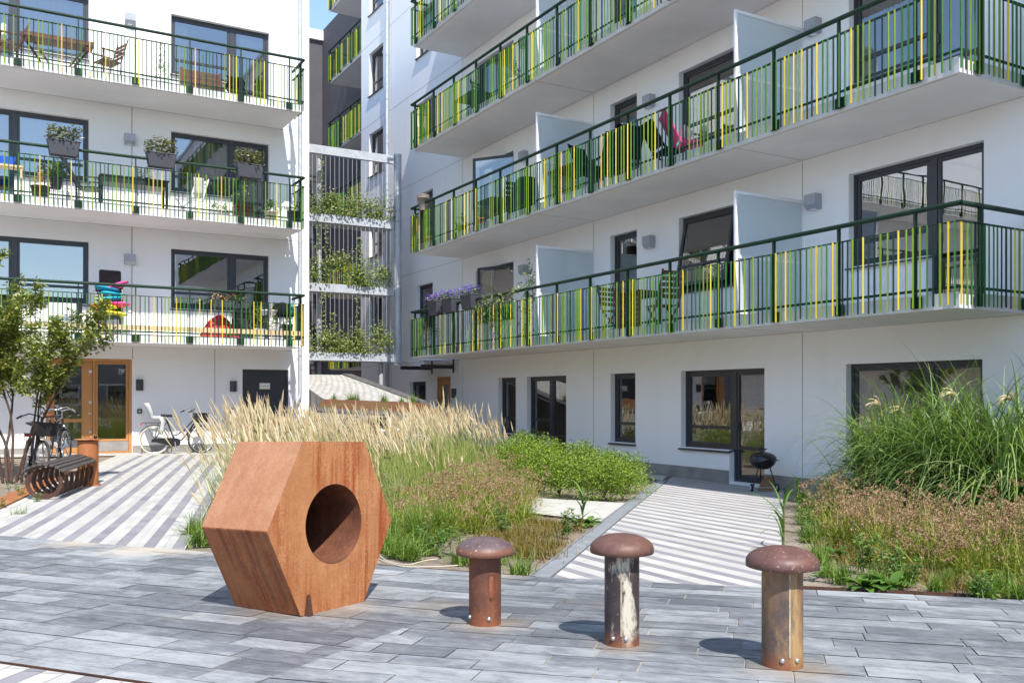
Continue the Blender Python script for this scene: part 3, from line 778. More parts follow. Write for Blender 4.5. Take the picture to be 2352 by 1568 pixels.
# ------------------------------------------------------------ left building
LB = thing("apartment_building", "white rendered apartment block at left with shallow balconies and oak entrance door", "building")
wm = MB(); HL = []
LEV = [2.725, 5.625, 8.525]                           # balcony undersides
groups_L = []
for i, zb in enumerate(LEV):
    fl = zb + 0.2; hd = zb + 2.455
    HL += [(-0.95, 0.55, fl + .02, hd), (0.55, 2.10, fl + 0.78, hd)]
    groups_L.append((-0.95, 0.55, 2.10, fl, hd, 'd', 'w'))
    HL += [(3.95, 5.45, fl + 0.78, hd), (5.45, 6.38, fl + .02, hd)]
    groups_L.append((3.95, 5.45, 6.38, fl, hd, 'w', 'd'))
gzL = 0.13
HL += [(1.19, 3.05, gzL, 2.42), (5.69, 6.89, gzL, 2.22)]
wall(wm, PL, -14, 7.44, gzL - 0.3, 12.6, HL)
wm.face([(7.44, YL, -0.3), (7.44, 36, -0.3), (7.44, 36, 12.6), (7.44, YL, 12.6)]); wm.face([(-14, YL, 12.6), (7.44, YL, 12.6), (7.44, 36, 12.6), (-14, 36, 12.6)])
wm.face([(-14, YL, -0.3), (-14, 36, -0.3), (-14, 36, 12.6), (-14, YL, 12.6)]); wm.face([(-14, 36, -0.3), (7.44, 36, -0.3), (7.44, 36, 12.6), (-14, 36, 12.6)])
wm.build("wall", M['wall'], LB)
pm = MB()
for a, b in ((-14, 1.18), (3.06, 5.68), (6.9, 7.452)): pm.boxf(PL, a, b, gzL - 0.4, gzL + 0.20, 0.003, 0.012)
pm.build("plinth", M['plinth'], LB)
jm = MB()
for zb in LEV:
    jm.boxf(PL, -14, 7.44, zb - 0.006, zb + 0.006, -0.003, 0.0025)
    jm.boxf(PL, -14, 7.44, zb + 2.9 - 0.15, zb + 2.9 - .14, -0.003, 0.0025) if zb == LEV[2] else None
for zb in LEV: jm.boxf(PL, 3.035, 3.06, zb + 0.21, zb + 2.88, -0.003, 0.003)
jm.boxf(PL, 3.055, 3.075, 2.43, 2.71, -0.003, 0.003); jm.boxf(PL, 4.99, 5.01, 0.34, 2.71, -0.003, 0.003)
jm.build("joint", M['sealant'], LB)
for gi, (a, b, c, fl, hd, k1, k2) in enumerate(groups_L):
    lev = gi // 2
    fr = None
    for (u0, u1, k) in ((a, b, k1), (b, c, k2)):
        if k == 'w':
            f = fill_unit(LB, PL, u0, u1, fl + 0.78, hd, "window", 0.27); room(f, PL, a, c, fl + 0.02, hd)
            if lev == 2 or (lev == 1 and gi % 2 == 0): drape(f, PL, u0 + 0.05, u0 + (0.45 if gi % 2 else 1.45), fl + 0.3, hd - 0.02)
            if lev == 1 and gi % 2: drape(f, PL, u0 + 0.6, u1 - 0.05, fl + 0.3, hd - 0.02)
        else:
            f = fill_unit(LB, PL, u0, u1, fl + 0.03, hd, "balcony_door", 0.30, sill=False, handle=(-1 if gi % 2 else 1))
            if lev: drape(f, PL, u0 + 0.25, u1 - 0.05, fl + 0.1, hd - 0.03, mat='curtain' if gi % 2 else 'greycurtain')
rgL = random.Random(11)
YF = YL - 1.65
for i, zb in enumerate(LEV):
    posts = [(6.42 - 1.17 * k, YF - 0.045) for k in range(17)] + [(6.775, YF + 0.25)]
    balcony(LB, [(-13, YF), (6.72, YF), (6.72, YL - .002), (-13, YL - .002)], [(-13, YF - 0.045), (6.775, YF - 0.045), (6.775, YL - 0.75)], zb, rgL, 0.2, posts, pitch=0.088, size=(0.018, 0.012), wts=(0.36, 0.26, 0.2, 0.18))
def downpipe(root, pts, r=0.05, clips=()):
    mb = MB(); mb.tube(pts, r, 12)
    for c in clips: mb.tube([(c[0], c[1], c[2] - 0.02), (c[0], c[1], c[2] + 0.02)], r + 0.012, 12)
    mb.build("downpipe", M['galv'], root)
dp = [(7.17, YL - 0.09, 12.4), (7.17, YL - 0.09, 1.62), (7.16, YL - 0.095, 1.52), (7.05, YL - 0.11, 1.34), (7.03, YL - .12, 1.24), (7.03, YL - 0.12, 0.1)]
downpipe(LB, dp, 0.05, [(7.17, YL - 0.09, z) for z in (2.6, 4.2, 7.1, 10.0)])
rp = MB(); rp.boxf(PL, -14.05, 7.5, 12.6, 12.75, -3, 0.08); rp.build("roof", M['galv'], LB)
# oak entrance: frame, door leaf with glass, side light
ed = MB(); frame_bars(ed, PL, 1.19, 3.05, gzL, 2.42, 0.075, -0.17, -0.02); ed.boxf(PL, 2.185, 2.24, gzL + .075, 2.345, -0.17, -0.03)
door = ed.build("entrance_door", M['oak'], LB)
lf = MB(); frame_bars(lf, PL, 1.27, 2.18, gzL + 0.08, 2.34, 0.10, -0.12, -0.06); lf.boxf(PL, 1.95, 2.08, gzL + .18, 2.24, -0.119, -0.061); lf.boxf(PL, 1.37, 1.95, gzL + 0.78, gzL + 0.86, -0.119, -0.062)
lf.build("door_leaf", M['oak'], door)
pane(door, PL, 1.36, 1.96, gzL + 0.17, gzL + 0.79, -0.09); pane(door, PL, 1.36, 1.96, gzL + 0.85, 2.23, -0.09)
slb = MB(); frame_bars(slb, PL, 2.245, 2.97, gzL + 0.32, 2.34, 0.05, -0.12, -0.05); slb.build("side_light", M['oak'], door)
kp = MB(); kp.boxf(PL, 2.245, 2.97, gzL + .078, gzL + 0.315, -0.12, -0.055); kp.build("kick_plate", M['plinth'], door)
pane(door, PL, 2.29, 2.925, gzL + 0.36, 2.30, -0.085)
hm = MB()
for z in (0.55, 1.25, 1.98): hm.boxf(PL, 2.10, 2.16, gzL + z - .03, gzL + z + .03, -0.058, -0.045)
hm.tube([PL(2.12, gzL + 0.98, -0.06), PL(2.12, gzL + 0.98, -0.035)], 0.025, 12)
hm.build("handle", M['steel'], door)
rm = MB(); d = 4.5
for q in ([PL(0.8, gzL, -d), PL(3.4, gzL, -d), PL(3.4, 2.6, -d), PL(0.8, 2.6, -d)], [PL(0.8, gzL, -.21), PL(0.8, gzL, -d), PL(0.8, 2.6, -d), PL(0.8, 2.6, -.21)], [PL(3.4, gzL, -.21), PL(3.4, gzL, -d), PL(3.4, 2.6, -d), PL(3.4, 2.6, -.21)],
          [PL(0.8, gzL, -.2), PL(3.4, gzL, -.2), PL(3.4, gzL, -d), PL(0.8, gzL, -d)], [PL(0.8, 2.6, -.21), PL(3.4, 2.6, -.21), PL(3.4, 2.6, -d), PL(0.8, 2.6, -d)]): rm.face(q)
rm.build("hallway", M['room'], door)
lettering("BRIGGENS GRÄND", 0.062, lambda a, b: PL(2.60 + a, 1.80 + b, -0.082), plain("etched_lettering", (0.30, 0.31, 0.33), 0.6, var=0.03), door)
lettering("Briggens\nGränd\n2 : 4", 0.05, lambda a, b: PL(2.76 + a, 2.12 + b, -0.082), M['white'], door, "notice_lettering", 'LEFT')
# dark steel door with its sign
sd = MB(); frame_bars(sd, PL, 5.69, 6.89, gzL, 2.22, 0.05, -0.14, -0.05); sd.boxf(PL, 5.742, 6.838, gzL + .01, 2.168, -0.12, -0.075)
sdo = sd.build("steel_door", M['frame'], LB)
hd_ = MB(); hd_.tube([PL(5.84, 1.12, -0.075), PL(5.84, 1.12, -0.02), PL(5.96, 1.12, -0.02)], 0.011, 8); hd_.build("handle", M['steel'], sdo)
sg = thing("door_sign", "small white sign with yellow foot reading Kretsloppsrum on the dark steel door", "sign", PL(6.28, 1.79, -0.075))
s_ = MB(); s_.box((-0.135, -0.006, -0.08), (0.135, -0.0005, 0.08)); s_.build("plate", M['white'], sg)
s_ = MB(); s_.box((-0.125, -0.008, -0.074), (0.125, -0.006, -0.055)); s_.build("band", plain("sign_yellow", (0.75, 0.55, 0.1), 0.5), sg)
lettering("Kretsloppsrum", 0.036, lambda a, b: (a, -0.0085, b + 0.0), M['black'], sg)
lt = MB(); lt.torus((-0.10, -0.0085, 0.055), (0, 1, 0), 0.011, 0.003, 14, 4); lt.build("emblem", M['alu'], sg)
# wall lamps of the left building
wall_lamp(PL, 3.0, 10.62, "pale grey wall lamp on the left block, highest of its three, in full sun")
wall_lamp(PL, 2.99, 7.72, "grey wall lamp on the left block beside the windows with planters on the railing")
wall_lamp(PL, 2.99, 4.82, "grey wall lamp on the left block above the chair heaped with cushions")
wall_lamp(PL, 3.22, 1.80, "dark half round wall lamp beside the oak entrance door", True)
wall_lamp(PL, 5.45, 1.78, "dark half round wall lamp beside the dark steel door", True)
for u, lab in ((3.22, "small black call switch plate below the lamp beside the oak door"), (5.42, "small black call switch plate below the lamp beside the steel door")):
    t = thing("switch_plate", lab, "switch", PL(u, 1.16, 0), 0, "switch plates on the left block")
    mb = MB(); mb.box((-0.055, -0.03, -0.055), (0.055, 0.0, 0.055)); bevel(mb.build("plate", M['black'], t), 0.008)
    mb = MB(); mb.tube([(0, -0.03, 0), (0, -0.036, 0)], 0.028, 14); mb.build("key_slot", M['steel'], t)
for u, v, lab in ((5.21, 0.90, "small grey socket box low on the white wall by the steel door"), (3.0, 3.60, "small white socket box on the wall behind the cushion chair")):
    t = thing("socket_box", lab, "socket", PL(u, v, 0)); mb = MB(); mb.box((-0.04, -0.03, -0.05), (0.04, 0, 0.05)); bevel(mb.build("cover", M['alu'] if v < 2 else M['white'], t), 0.006)
# ------------------------------------------------------------ right building
RB = thing("apartment_building", "long white rendered apartment block at right with deep green and yellow slatted balconies", "building")
LEVR = [2.60, 5.50, 8.40, 11.30, 14.20]
HR = []; UR = []
def hw(y0, y1, z0, z1, kind, **k):
    HR.append((y0, y1, z0, z1)); UR.append((y0, y1, z0, z1, kind, k))
gr = -0.09
# ground floor
hw(20.50, 21.43, 0.55, 2.02, 'w', blind=1); hw(18.95, 19.94, 0.53, 2.02, 'w', drp=1); hw(18.12, 18.95, gr + .03, 2.02, 'd')
hw(15.45, 16.34, 0.52, 2.02, 'w'); hw(12.62, 13.98, 0.52, 2.02, 'w', blind=0.45); hw(11.74, 12.62, gr + .03, 2.02, 'd', blind=1)
hw(8.55, 9.97, 0.52, 2.03, 'w', grey=1); hw(7.66, 8.55, gr + .03, 2.03, 'd', bamboo=1)
hw(26.12, 27.36, 1.34, 2.0, 's')
HR.append((24.35, 25.32, gr, 2.12))
for i, zb in enumerate(LEVR[:4]):
    f = zb + 0.2; h = zb + 2.46
    hw(20.62, 22.75, f + 0.78, h, 'o' if i in (0, 1) else 'w'); hw(15.40, 16.35, f + 0.02, h, 'd', drp=i == 1)
    hw(12.50, 14.05, f + 0.78, h, 't' if i == 0 else 'w'); hw(8.50, 9.92, f + 0.78, h, 'w', white=i == 1); hw(7.64, 8.50, f + 0.02, h, 'd', white=i == 1)
    hw(25.6, 26.82, f + 0.85, h, 's')
for k in range(6):
    hw(29.67, 31.0, 3.63 + 2.9 * k - 2.9, 5.15 + 2.9 * k - 2.9, 's', lite=1) if k else None
wm = MB(); wall(wm, PR, -22, 31.8, gr - 0.4, 18.5, HR)
wm.face([(XR, 31.8, -.5), (22, 31.8, -.5), (22, 31.8, 18.5), (XR, 31.8, 18.5)]); wm.face([(XR, -22, -.5), (22, -22, -.5), (22, -22, 18.5), (XR, -22, 18.5)])
wm.face([(XR, -22, 18.5), (22, -22, 18.5), (22, 31.8, 18.5), (XR, 31.8, 18.5)]); wm.face([(22, -22, -.5), (22, 31.8, -.5), (22, 31.8, 18.5), (22, -22, 18.5)])
wall(wm, PQ, 31.8, 41.0, -0.4, 18.5, [], mi=1)
wm.build("wall", [M['wall'], M['dgwall']], RB)
jm = MB()
for zb in LEVR:
    jm.boxf(PR, -22, 31.8, zb - .006, zb + .006, -0.003, 0.0025)
for zb in [-0.3] + LEVR:
    lo = 0.16 if zb < 0 else zb + 0.21
    for u in (23.55, 16.99, 10.87, 28.9): jm.boxf(PR, u - .008, u + .008, lo, zb + 2.88, -0.003, 0.003)
jm.build("joint", M['sealant'], RB)
pm = MB()
for a, b in ((-22, 7.65), (8.56, 11.73), (12.63, 18.11), (18.96, 24.34), (25.33, 31.8)): pm.boxf(PR, a, b, gr - 0.4, 0.14, 0.003, 0.014)
pm.build("plinth", M['plinth'], RB)
for (a, b, z0, z1, kind, k) in UR:
    if kind == 'd':
        f = fill_unit(RB, PR, a, b, z0, z1, "balcony_door" if z0 > 1 else "terrace_door", 0.30, sill=False, handle=1)
    elif kind == 's':
        f = fill_unit(RB, PR, a, b, z0, z1, "window", 0.3 if z1 - z0 > 1 else 0)
    elif kind == 't':
        # sash tilted outward at the foot
        mb = MB(); frame_bars(mb, PR, a, b, z0, z1, 0.06, -0.19, -0.12); f = mb.build("window", M['frame'], RB)
        PTt = lambda u, v, w, z1=z1: PR(u, z1 - 0.06 - (z1 - 0.06 - v) * cos(0.20) - w * sin(0.2), -0.10 + (z1 - 0.06 - v) * sin(0.20) + w * cos(0.2))
        mb = MB(); frame_bars(mb, PTt, a + .07, b - .07, z0 + .06, z1 - .06, 0.065, -0.04, 0.01); mb.boxf(PTt, a + .135, b - .135, z0 + .44, z0 + .49, -.038, .006); mb.build("sash", M['frame'], f)
        pane(f, PTt, a + .12, b - .12, z0 + .11, z1 - .11, -0.015)
        sb = MB(); sb.boxf(PR, a - .03, b + .03, z0 - .03, z0 - .005, -0.13, 0.06); sb.build("sill", M['frame'], f)
    elif kind == 'o':
        # far half fixed, near half sash swung open
        mb = MB(); frame_bars(mb, PR, a, b, z0, z1, 0.06, -0.19, -0.12); um = a + 0.62 * (b - a); mb.boxf(PR, um, um + .06, z0 + .06, z1 - .06, -0.19, -0.12)
        f = mb.build("window", M['frame'], RB); pane(f, PR, um + .06, b - .06, z0 + .06, z1 - .06, -0.15)
        ang = radians(35 if z0 > 6 else 24); wd = um - a - .06
        POo = lambda u, v, w: PR(a + .06 + u * cos(ang) - w * sin(ang), v, -0.10 + u * sin(ang) + w * cos(ang))
        mb = MB(); frame_bars(mb, POo, 0, wd, z0 + .06, z1 - .06, 0.065, -0.025, 0.025); mb.build("sash", M['frame'], f); pane(f, POo, .06, wd - .06, z0 + .12, z1 - .12, 0.0)
        sb = MB(); sb.boxf(PR, a - .03, b + .03, z0 - .03, z0 - .005, -0.13, 0.06); sb.build("sill", M['frame'], f)
    else:
        f = fill_unit(RB, PR, a, b, z0, z1, "window", 0.27)
    room(f, PR, a, b, z0 if z0 > 0.6 or kind == 'd' else z0 - 0.5, z1, 2.6)
    if k.get('blind'): venetian(f, PR, a + .08, b - .08, z0 + .06 + (0 if k['blind'] == 1 else 0), z0 + .06 + (z1 - z0 - .12) * k['blind'], open_=0.8)
    if k.get('grey'): drape(f, PR, a + .05, b - .05, z0 - .3, z1 - .03, mat='greycurtain', w=-0.3)
    if k.get('bamboo'):
        venetian(f, PR, a + .05, b - .05, z0 + .3, z1 - .05, mat='bamboo', pitch=0.03, open_=1.15)
    if k.get('white') or k.get('lite'): drape(f, PR, a + .3 * (b - a), b - .05, z0 - .3, z1 - .03, w=-0.3)
    if k.get('drp'): drape(f, PR, a + .05, a + .4, z0 - .2, z1 - .03)
XF = XR - 1.59
rgR = random.Random(23)
Y0, Y1 = 6.94, 23.46
py = [23.25 - 1.21 * k for k in range(14)]
for i, zb in enumerate(LEVR):
    posts = [(XF - 0.045, y) for y in py if y > Y0 + .1] + [(XF + 0.35, Y0 - 0.045), (XF + 1.35, Y0 - .045)]
    sl_ = balcony(RB, [(XF, Y0), (XR - .002, Y0), (XR - .002, Y1), (XF, Y1)],
                  [(XF + 0.45, Y1 + 0.045), (XF - 0.045, Y1 + 0.045), (XF - 0.045, Y0 - 0.045), (XR - 0.03, Y0 - 0.045)], zb, rgR, 0.2, posts, pitch=0.094)
    cp_ = copy_tree(sl_, RB); cp_.location = (0, -18.2, 0)
    if i < 4:
        for y in (16.95, 10.86):
            mb = MB(); z0 = zb + 0.21; zt = zb + 2.22
            A, B = XF + 0.06, XR - 0.012
            for p0, p1 in (((A, z0), (A, zt)), ((B, z0), (B, zt))): mb.box((p0[0] - .022, y - .022, z0), (p0[0] + .022, y + .022, zt), 0)
            for z in (z0 + 0.06, z0 + 0.95, zt - 0.03): mb.box((A + .022, y - .02, z - .025), (B - .022, y + .02, z + .025), 0)
            mb.box((A + .02, y - .004, z0 + .08), (B - .02, y + .004, z0 + 0.93), 1); mb.box((A + .02, y - .004, z0 + .97), (B - .02, y + .004, zt - .05), 1)
            mb.build("privacy_screen", [M['white'], M['frost']], sl_)
for (y, z, lab) in ((10.58, 4.74, "grey wall lamp on the first balcony storey right of the large frosted screen"), (14.9, 4.71, "grey wall lamp between the narrow door and the tilted window, first balcony storey"), (19.99, 4.75, "grey wall lamp beside the open sash above the climbing plant"),
                    (10.58, 7.64, "grey wall lamp right of the upper frosted screen near the purple reflecting windows"), (14.9, 7.62, "grey wall lamp above the black chairs on the second balcony storey"), (19.99, 7.65, "grey wall lamp beside the open sash on the second balcony storey"), (19.99, 10.55, "grey wall lamp on the third balcony storey of the right block")):
    wall_lamp(PR, y, z, lab)
downpipe(RB, [(XR - 0.09, 29.1, 18), (XR - 0.09, 29.1, 0)], 0.055, [(XR - 0.09, 29.1, z) for z in (3, 5.9, 8.8, 10.2, 11.7, 13.2, 15)])
rp = MB(); rp.boxf(PR, -22.1, 31.9, 18.5, 18.7, -4, 0.1); rp.build("roof", M['galv'], RB)
# oak door, canopy and lamp by the inner entrance
ob = MB(); frame_bars(ob, PR, 24.35, 25.32, gr, 2.12, 0.07, -0.17, -0.02); frame_bars(ob, PR, 24.425, 25.245, gr + .08, 2.04, 0.16, -0.12, -0.05)
od = ob.build("entrance_door", M['oak'], RB); pane(od, PR, 24.56, 25.11, gr + .22, 1.9, -0.08)
hb = MB(); hb.tube([PR(24.52, 0.7, 0.0), PR(24.52, 1.6, 0.0)], 0.016, 8); hb.build("handle", M['steel'], od)
cn = thing("glass_canopy", "glass canopy on dark steel arms above the inner oak door", "canopy", (XR, 24.9, 2.42))
for y in (-0.75, 0.75):
    mb = MB(); mb.box((-1.05, y - .03, -0.08), (-0.012, y + .03, 0.03)); mb.box((-0.012, y - .05, -0.2), (0, y + .05, 0.2)); mb.build("arm", M['lampdark'], cn)
mb = MB(); mb.hexa([(-1.3, -1.2, 0.10), (-0.02, -1.2, 0.16), (-0.02, 1.2, 0.16), (-1.3, 1.2, 0.10), (-1.3, -1.2, 0.112), (-0.02, -1.2, 0.172), (-0.02, 1.2, 0.172), (-1.3, 1.2, 0.112)]); mb.build("glass_sheet", M['glass'], cn)
mb = MB()
for x in (-0.95, -0.25):
    for y in (-0.75, 0.75):
        mb = MB(); mb.tube([(x, y, 0.03), (x, y, 0.115)], 0.02, 8); mb.build("glass_stud", M['steel'], cn)
wall_lamp(PR, 24.05, 1.62, "dark half round wall lamp beside the inner oak door under the canopy", True)
# stepped-back wing balconies
for i, zb in enumerate(LEVR + [17.1]):
    balcony(RB, [(12.05, 31.85), (13.5, 31.85), (13.5, 35.6), (12.05, 35.6)], [(12.0, 31.85), (12.0, 35.65), (13.4, 35.65)], zb, rgR, 0.2, [(12.0, 31.9 + 1.2 * k) for k in range(4)], pitch=0.10)
    if i in (3, 4):
        pass
# ------------------------------------------------------------ dark building at the back
DB = thing("apartment_building", "dark grey building with white window ledges closing the courtyard at the back", "building")
wm = MB(); hs = []
for k in range(6):
    for u in (8.6, 10.9): hs.append((u, u + 1.6, 1.2 + 2.9 * k, 2.5 + 2.9 * k))
wall(wm, PT, 4, 20, -0.4, 18.0, hs); wm.face([(4, 41, 18), (20, 41, 18), (20, 50, 18), (4, 50, 18)]); wm.face([(4, 41, -.4), (4, 50, -.4), (4, 50, 18), (4, 41, 18)])
wm.build("wall", M['dgwall'], DB)
mb = MB(); mb.boxf(PT, 3.9, 20, 18.0, 18.45, -2, 0.15); mb.build("roof", M['white'], DB)
for h in hs:
    if h[2] > 17: continue
    f = fill_unit(DB, PT, *h, "window", 0, sill=False, mat=M['white']); room(f, PT, *h, 2.0)
    sb = MB(); sb.boxf(PT, h[0] - .1, h[1] + .1, h[2] - .22, h[2] - .01, 0.003, 0.12); sb.build("sill", M['white'], f)

# ------------------------------------------------------------ unseen neighbour blocks added out of frame for pane reflections and bounced light
for nm_, lab, o, w, h, d, rz, nw in (("apartment_building", "unseen pale rendered block added on the far left for window reflections and bounced light", (-15, 2, 0), 30, 8.0, 9, pi / 2, 7),
                                 ("apartment_building", "unseen pale rendered block added behind the viewer for window reflections", (10.5, -21, 0), 34, 8.0, 9, pi, 9)):
    nb = thing(nm_, lab, "building", o, rz); PN = lambda u, v, q: (u, -q, v); hs = [(1.5 + k * (w - 3) / nw, 3.3 + k * (w - 3) / nw, .9 + 2.9 * f, 2.4 + 2.9 * f) for k in range(nw) for f in range(int(h / 2.9))]
    wm = MB(); wall(wm, PN, 0, w, -.5, h, hs); wm.face([(0, d, -.5), (w, d, -.5), (w, d, h), (0, d, h)]); wm.face([(0, 0, -.5), (0, d, -.5), (0, d, h), (0, 0, h)]); wm.face([(w, 0, -.5), (w, d, -.5), (w, d, h), (w, 0, h)]); wm.build("wall", M['wall' if nw == 7 else 'plinth'], nb)
    rf = MB(); rf.box((-.2, -.2, h), (w + .2, d, h + .25)); rf.build("roof", M['frame'], nb)
    for a, b, c, e in hs: fill_unit(nb, PN, a, b, c, e, "window", 0, sill=False, mat=M['white'])
# ================================================================== things on the ground
def gl(x, y, dz=0.0): return (x, y, hg(x, y) + dz)
# ---------- hexagonal nut sculpture
sc_ = 1.175
NR, ND, NE, NH = 0.507 * sc_, 0.537 * sc_, 0.255 * sc_, 0.964 * sc_
cr, cd = -1.029 * sc_, 5.241 * sc_
pos = RT * cr + FW * cd
nut = thing("hexagon_nut_sculpture", "large rusty steel hexagonal nut sculpture with a round hole standing on the slate", "sculpture")
cam3 = Matrix(((RT.x, FW.x, 0), (RT.y, FW.y, 0), (0, 0, 1)))
rot = cam3 @ Matrix.Rotation(-0.055, 3, 'X') @ Matrix.Rotation(0.996, 3, 'Z')
nut.matrix_world = Matrix.Translation((pos.x, pos.y, CAMZ - 1.22 * sc_)) @ rot.to_4x4()
hexp = [(-NE, 0), (NE, 0), (NR, NH / 2), (NE, NH), (-NE, NH), (-NR, NH / 2)]      # x, z
mb = MB(); hr, hz = 0.268, NH / 2 + 0.01; N = 72
def hexray(a):
    d = Vector((cos(a), sin(a))); c = Vector((0, hz)); best = None
    for i in range(6):
        p, q = Vector(hexp[i]), Vector(hexp[(i + 1) % 6]); e = q - p
        den = d.x * e.y - d.y * e.x
        if abs(den) < 1e-9: continue
        w = p - c; t = (w.x * e.y - w.y * e.x) / den; s = (w.x * d.y - w.y * d.x) / den
        if t > 0 and -1e-6 <= s <= 1 + 1e-6 and (best is None or t < best): best = t
    return c + d * best
angs = sorted([2 * pi * k / N for k in range(N)] + [atan2(p[1] - hz, p[0]) % (2 * pi) for p in hexp])
circ = [(hr * cos(a), hz + hr * sin(a)) for a in angs]; outl = [hexray(a) for a in angs]; n = len(angs)
for i in range(n):
    j = (i + 1) % n
    if (angs[j] - angs[i]) % (2 * pi) < 1e-6: continue
    mb.face([(circ[i][0], 0, circ[i][1]), (outl[i][0], 0, outl[i][1]), (outl[j][0], 0, outl[j][1]), (circ[j][0], 0, circ[j][1])], 0)
for i in range(6):
    p, q = hexp[i], hexp[(i + 1) % 6]
    mb.face([(p[0], 0, p[1]), (p[0], ND, p[1]), (q[0], ND, q[1]), (q[0], 0, q[1])], {5: 1, 4: 2}.get(i, 0))
mb.face([(p[0], ND, p[1]) for p in hexp], 0)
bevel(mb.build("hexagon_shell", [M['corten'], M['cortend'], M['cortens']], nut, weld=True), 0.009, 3, 30)
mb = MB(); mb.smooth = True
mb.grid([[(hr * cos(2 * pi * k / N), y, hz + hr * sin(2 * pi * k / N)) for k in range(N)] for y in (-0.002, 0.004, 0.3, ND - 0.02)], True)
M['tube_in'] = corten("shaded_weathering_steel", (0.09, 0.036, 0.022), (0.27, 0.105, 0.055), (0.26, 0.09, 0.045), 0.3, darkamt=0.35)  # rust darkened so the colour carries part of the hole's shade
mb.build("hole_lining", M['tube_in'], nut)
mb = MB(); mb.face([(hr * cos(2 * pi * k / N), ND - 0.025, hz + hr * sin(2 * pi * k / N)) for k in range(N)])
mb.build("back_plate", plain("shade_black_steel", (0.018, 0.016, 0.018), 0.55, var=0.5, scale=5), nut)  # black colour stands in for the deep shade at the hole's back
mb = MB(); mb.hexa([(-NE + .03, -.045, -.02), (-NE + .075, -.045, -.02), (-NE + .075, -.001, -.02), (-NE + .03, -.001, -.02), (-NE + .05, -.012, .13), (-NE + .07, -.012, .13), (-NE + .07, -.001, .13), (-NE + .05, -.001, .13)])
mb.build("wedge", M['corten_b'], nut)
# ---------- bollards
def bollard_mat(name, base, hi, patch, pscale, plo, phi, x0=0.0, xw=0.0, xa=0.0):
    t = NT(name); co = t.coord()
    f = t.noise(t.coord(scale=(1, 1, 0.6)), 7, 7, 0.65); g = t.noise(t.coord(scale=(1, 1, 0.35)), pscale, 8, 0.72, 0.3)
    c = t.ramp(f, [(0.35, base), (0.68, hi)])
    sx = t.n("ShaderNodeSeparateXYZ"); t.l(co, sx.inputs[0])
    if xw:
        mr = t.n("ShaderNodeMapRange"); t.l(t.math('ABSOLUTE', t.math('SUBTRACT', sx.outputs[0], x0)), mr.inputs[0]); mr.inputs[1].default_value = 0; mr.inputs[2].default_value = xw; mr.inputs[3].default_value = xa; mr.inputs[4].default_value = -xa * .6
        g = t.math('ADD', g, mr.outputs[0])
    c = t.mix(t.ramp(g, [(plo, 0.0), (phi, 1.0)]), c, patch)
    low = t.math('ADD', sx.outputs[2], t.math('MULTIPLY', f, 0.12))
    c = t.mix(t.ramp(low, [(0.07, 0.85), (0.16, 0.0)]), c, (0.25, 0.085, 0.035))
    c = t.mix(t.ramp(t.noise(co, 110, 3, 0.7), [(0.66, 0.0), (0.72, 0.8)]), c, (0.55, 0.5, 0.45))
    t.pbr(c, 0.55, 0.15, t.bump(f, 0.3, 0.004), 0.45); return t.mat
def cap_mat(name, base, hi, spots):
    t = NT(name); co = t.coord()
    f = t.noise(co, 9, 7, 0.65); c = t.ramp(f, [(0.3, base), (0.7, hi)])
    sx = t.n("ShaderNodeSeparateXYZ"); t.l(co, sx.inputs[0])
    c = t.mix(t.math('MULTIPLY', t.ramp(t.math('ADD', sx.outputs[2], t.math('MULTIPLY', f, 0.03)), [(0.495, 1.0), (0.51, 0.0)]), 0.7), c, (0.22, 0.085, 0.04))
    c = t.mix(t.math('MULTIPLY', t.ramp(t.noise(co, 48, 5, 0.8), [(0.60, 0.0), (0.66, 1.0)]), spots), c, (0.52, 0.44, 0.42))
    t.pbr(c, t.ramp(f, [(0.3, 0.42), (0.7, 0.62)]), 0.05, t.bump(t.noise(co, 40, 4), 0.12, 0.003), 0.5); return t.mat
bspec = [((1113, 1440), 1230, 37.5, 67.5, "mushroom bollard with reddish brown rusted shaft and purplish cap, nearest the hexagonal nut",
          bollard_mat("rust_shaft", (0.10, 0.04, 0.026), (0.24, 0.085, 0.04), (0.055, 0.03, 0.028), 9, 0.55, 0.66), cap_mat("purple_cap", (0.085, 0.055, 0.058), (0.15, 0.10, 0.098), 0.75)),
         ((1433, 1488), 1222, 40.5, 74, "mushroom bollard with dark shaft and peeling white paint, middle of the three",
          bollard_mat("peeling_shaft", (0.035, 0.026, 0.030), (0.085, 0.058, 0.058), (0.54, 0.49, 0.40), 12, 0.50, 0.60, 0.035, 0.05, 0.10), cap_mat("brown_cap", (0.095, 0.045, 0.035), (0.16, 0.075, 0.055), 0.3)),
         ((1810, 1540), 1250, 47, 83.5, "mushroom bollard with ochre and black mottled shaft, nearest the camera",
          bollard_mat("ochre_shaft", (0.075, 0.058, 0.058), (0.28, 0.155, 0.075), (0.38, 0.24, 0.11), 5, 0.45, 0.60, 0.02, 0.07, 0.12), cap_mat("dark_cap", (0.085, 0.042, 0.036), (0.17, 0.075, 0.055), 0.85))]
